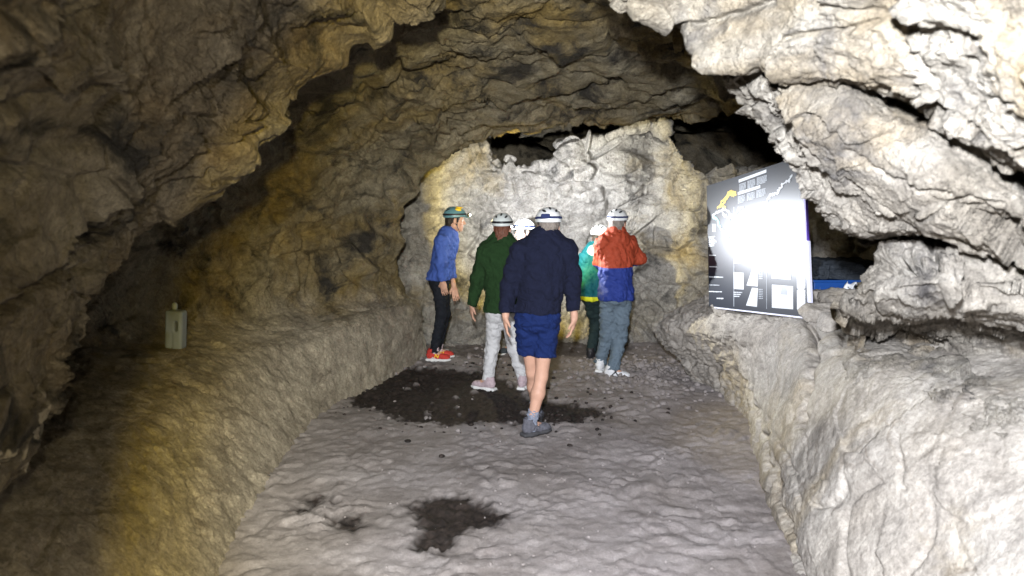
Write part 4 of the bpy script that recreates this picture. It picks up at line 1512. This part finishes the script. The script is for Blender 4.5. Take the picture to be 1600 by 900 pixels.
def clod(x, y, r, dmp=0.):
    z = floor_z(x, y)
    k = len(V)
    v_, f_ = ellipsoid_mesh((x, y, z + r * .2), (r, r * rg.uniform(.6, 1), r * rg.uniform(.45, .75)), np.array(Matrix.Rotation(rg.uniform(0, 6), 3, 'Z')), 8, 5)
    v_ = np.array(v_)
    c = np.array((x, y, z))
    v_ = c + (v_ - c) * (1 + .35 * perlin((v_ - c) / r * 1.1 + rg.uniform(0, 50), 3))[:, None]
    V.extend(v_.tolist())
    DA.extend([dmp] * len(v_))
    Fa.extend([tuple(i + k for i in f) for f in f_])


for i in range(330):
    clod(1.35 + rg.normal() * .45, 7.9 + rg.normal() * .45, rg.uniform(.008, .04))
for i in range(260):
    a, b_ = SOIL[0][rg.integers(len(SOIL[0]))]
    clod(a + rg.normal() * .22, b_ + rg.normal() * .22, rg.uniform(.006, .028), 1. if rg.random() < .9 else .2)
for i in range(120):
    clod(rg.uniform(-1.2, 1.6), rg.uniform(8.2, 9.6), rg.uniform(.01, .035))
for i in range(160):
    clod(rg.uniform(-1.2, 1.5), rg.uniform(3.6, 7.5), rg.uniform(.004, .013))
o = mesh_obj("rubble", V, Fa, M_floor)
at_ = o.data.attributes.new("damp", 'FLOAT', 'POINT')
at_.data.foreach_set("value", np.array(DA, np.float32))
o["kind"] = "stuff"


# ================================================================= LIGHT


def spot(name, loc, tgt, power, half, blend, col, rad=.02):
    L = bpy.data.lights.new(name, 'SPOT')
    L.energy = power
    L.spot_size = math.radians(2 * half)
    L.spot_blend = blend
    L.color = col
    L.shadow_soft_size = rad
    o = bpy.data.objects.new(name, L)
    COL.objects.link(o)
    o.location = loc
    d = Vector(tgt) - Vector(loc)
    o.rotation_euler = d.to_track_quat('-Z', 'Y').to_euler()
    return o


COOL = (.89, .93, 1.0)


def headlamp(loc, tgt, power, half, ring=1., spill=.03, rad=.02, hot=1.):
    """an LED headlamp: bluish hot centre, a yellow fringe where the lens cuts the beam off, faint spill beyond it"""
    o = spot("headlamp_beam", loc, tgt, power, 82, .5, (1, 1, 1), rad)
    L = o.data
    L.use_nodes = True
    nt = L.node_tree
    em = nt.nodes["Emission"]
    s_ = N(nt, "ShaderNodeSeparateXYZ")
    nt.links.new(N(nt, "ShaderNodeTexCoord").outputs["Normal"], s_.inputs[0])
    a_ = math_(nt, 'ABSOLUTE', s_.outputs["Z"])
    r = N(nt, "ShaderNodeValToRGB")
    e = r.color_ramp.elements
    cs = lambda d: math.cos(math.radians(d))
    e[0].position, e[0].color = 0, (spill * .8, spill * .68, spill * .42, 1)
    e[1].position, e[1].color = cs(half + 2.2), (spill * 1.3, spill * 1.1, spill * .6, 1)
    for d, c in ((half + .3, (.34 * ring, .25 * ring, .03 * ring)), (half - 2.6, (.80 * ring, .66 * ring, .26 * ring)), (half - 7, (.80 * hot ** .3, .77 * hot ** .3, .62 * hot ** .3)), (half * .62, (.80 * hot ** .6, .83 * hot ** .6, .84 * hot ** .6)), (half * .3, tuple(k * hot for k in COOL))):
        x = e.new(cs(d))
        x.color = rgba(c)
    nt.links.new(a_, r.inputs[0])
    nt.links.new(r.outputs[0], em.inputs["Color"])


# the photographer's own lamp, worn just above the camera
LP_ = (-.08, .0, 2.42)
headlamp(LP_, tuple(P(1290, 730, 4.5)), 2700, 45.3, .66, .035, .05, .92)
# a second caver's lamp, behind and to the left of the photographer
spot("headlamp_beam", (-.5, -.9, 2.45), (1.0, 6, .9), 620, 34, .8, (.95, .93, .95), .03)
spot("headlamp_spill", (-.5, -.9, 2.45), (-.3, 5, 1.8), 50, 80, .6, (1, .88, .60), .03)


def worn(key, tgt, power, half, ring=1.):
    p, f = LAMPS[key]
    headlamp(tuple(p), tuple(tgt), power, half, ring)


worn('green', P(865, 318, 9.9), 620, 39)
worn('blue', tuple(P(1215, 385, 6.2)), 950, 28, .3)
worn('red', P(1000, 330, 9.9), 70, 42, .5)
worn('white', (-1.3, 8.3, 1.4), 25, 40)

w = bpy.data.worlds.new("World")
sc.world = w
w.use_nodes = True
w.node_tree.nodes["Background"].inputs[0].default_value = (.5, .6, .8, 1)
w.node_tree.nodes["Background"].inputs[1].default_value = 0.01

sc.render.engine = 'CYCLES'
sc.cycles.use_adaptive_sampling = True
sc.cycles.adaptive_threshold = .02
sc.cycles.max_bounces = 6
sc.cycles.diffuse_bounces = 2
sc.cycles.glossy_bounces = 3
sc.cycles.transmission_bounces = 5
sc.cycles.caustics_reflective = False
sc.cycles.caustics_refractive = False
sc.cycles.sample_clamp_indirect = 4
sc.cycles.use_denoising = True
try:
    sc.cycles.denoiser = 'OPENIMAGEDENOISE'
except Exception:
    pass
sc.view_settings.view_transform = 'Standard'
sc.view_settings.look = 'None'
sc.view_settings.gamma = 1
sc.view_settings.exposure = 0
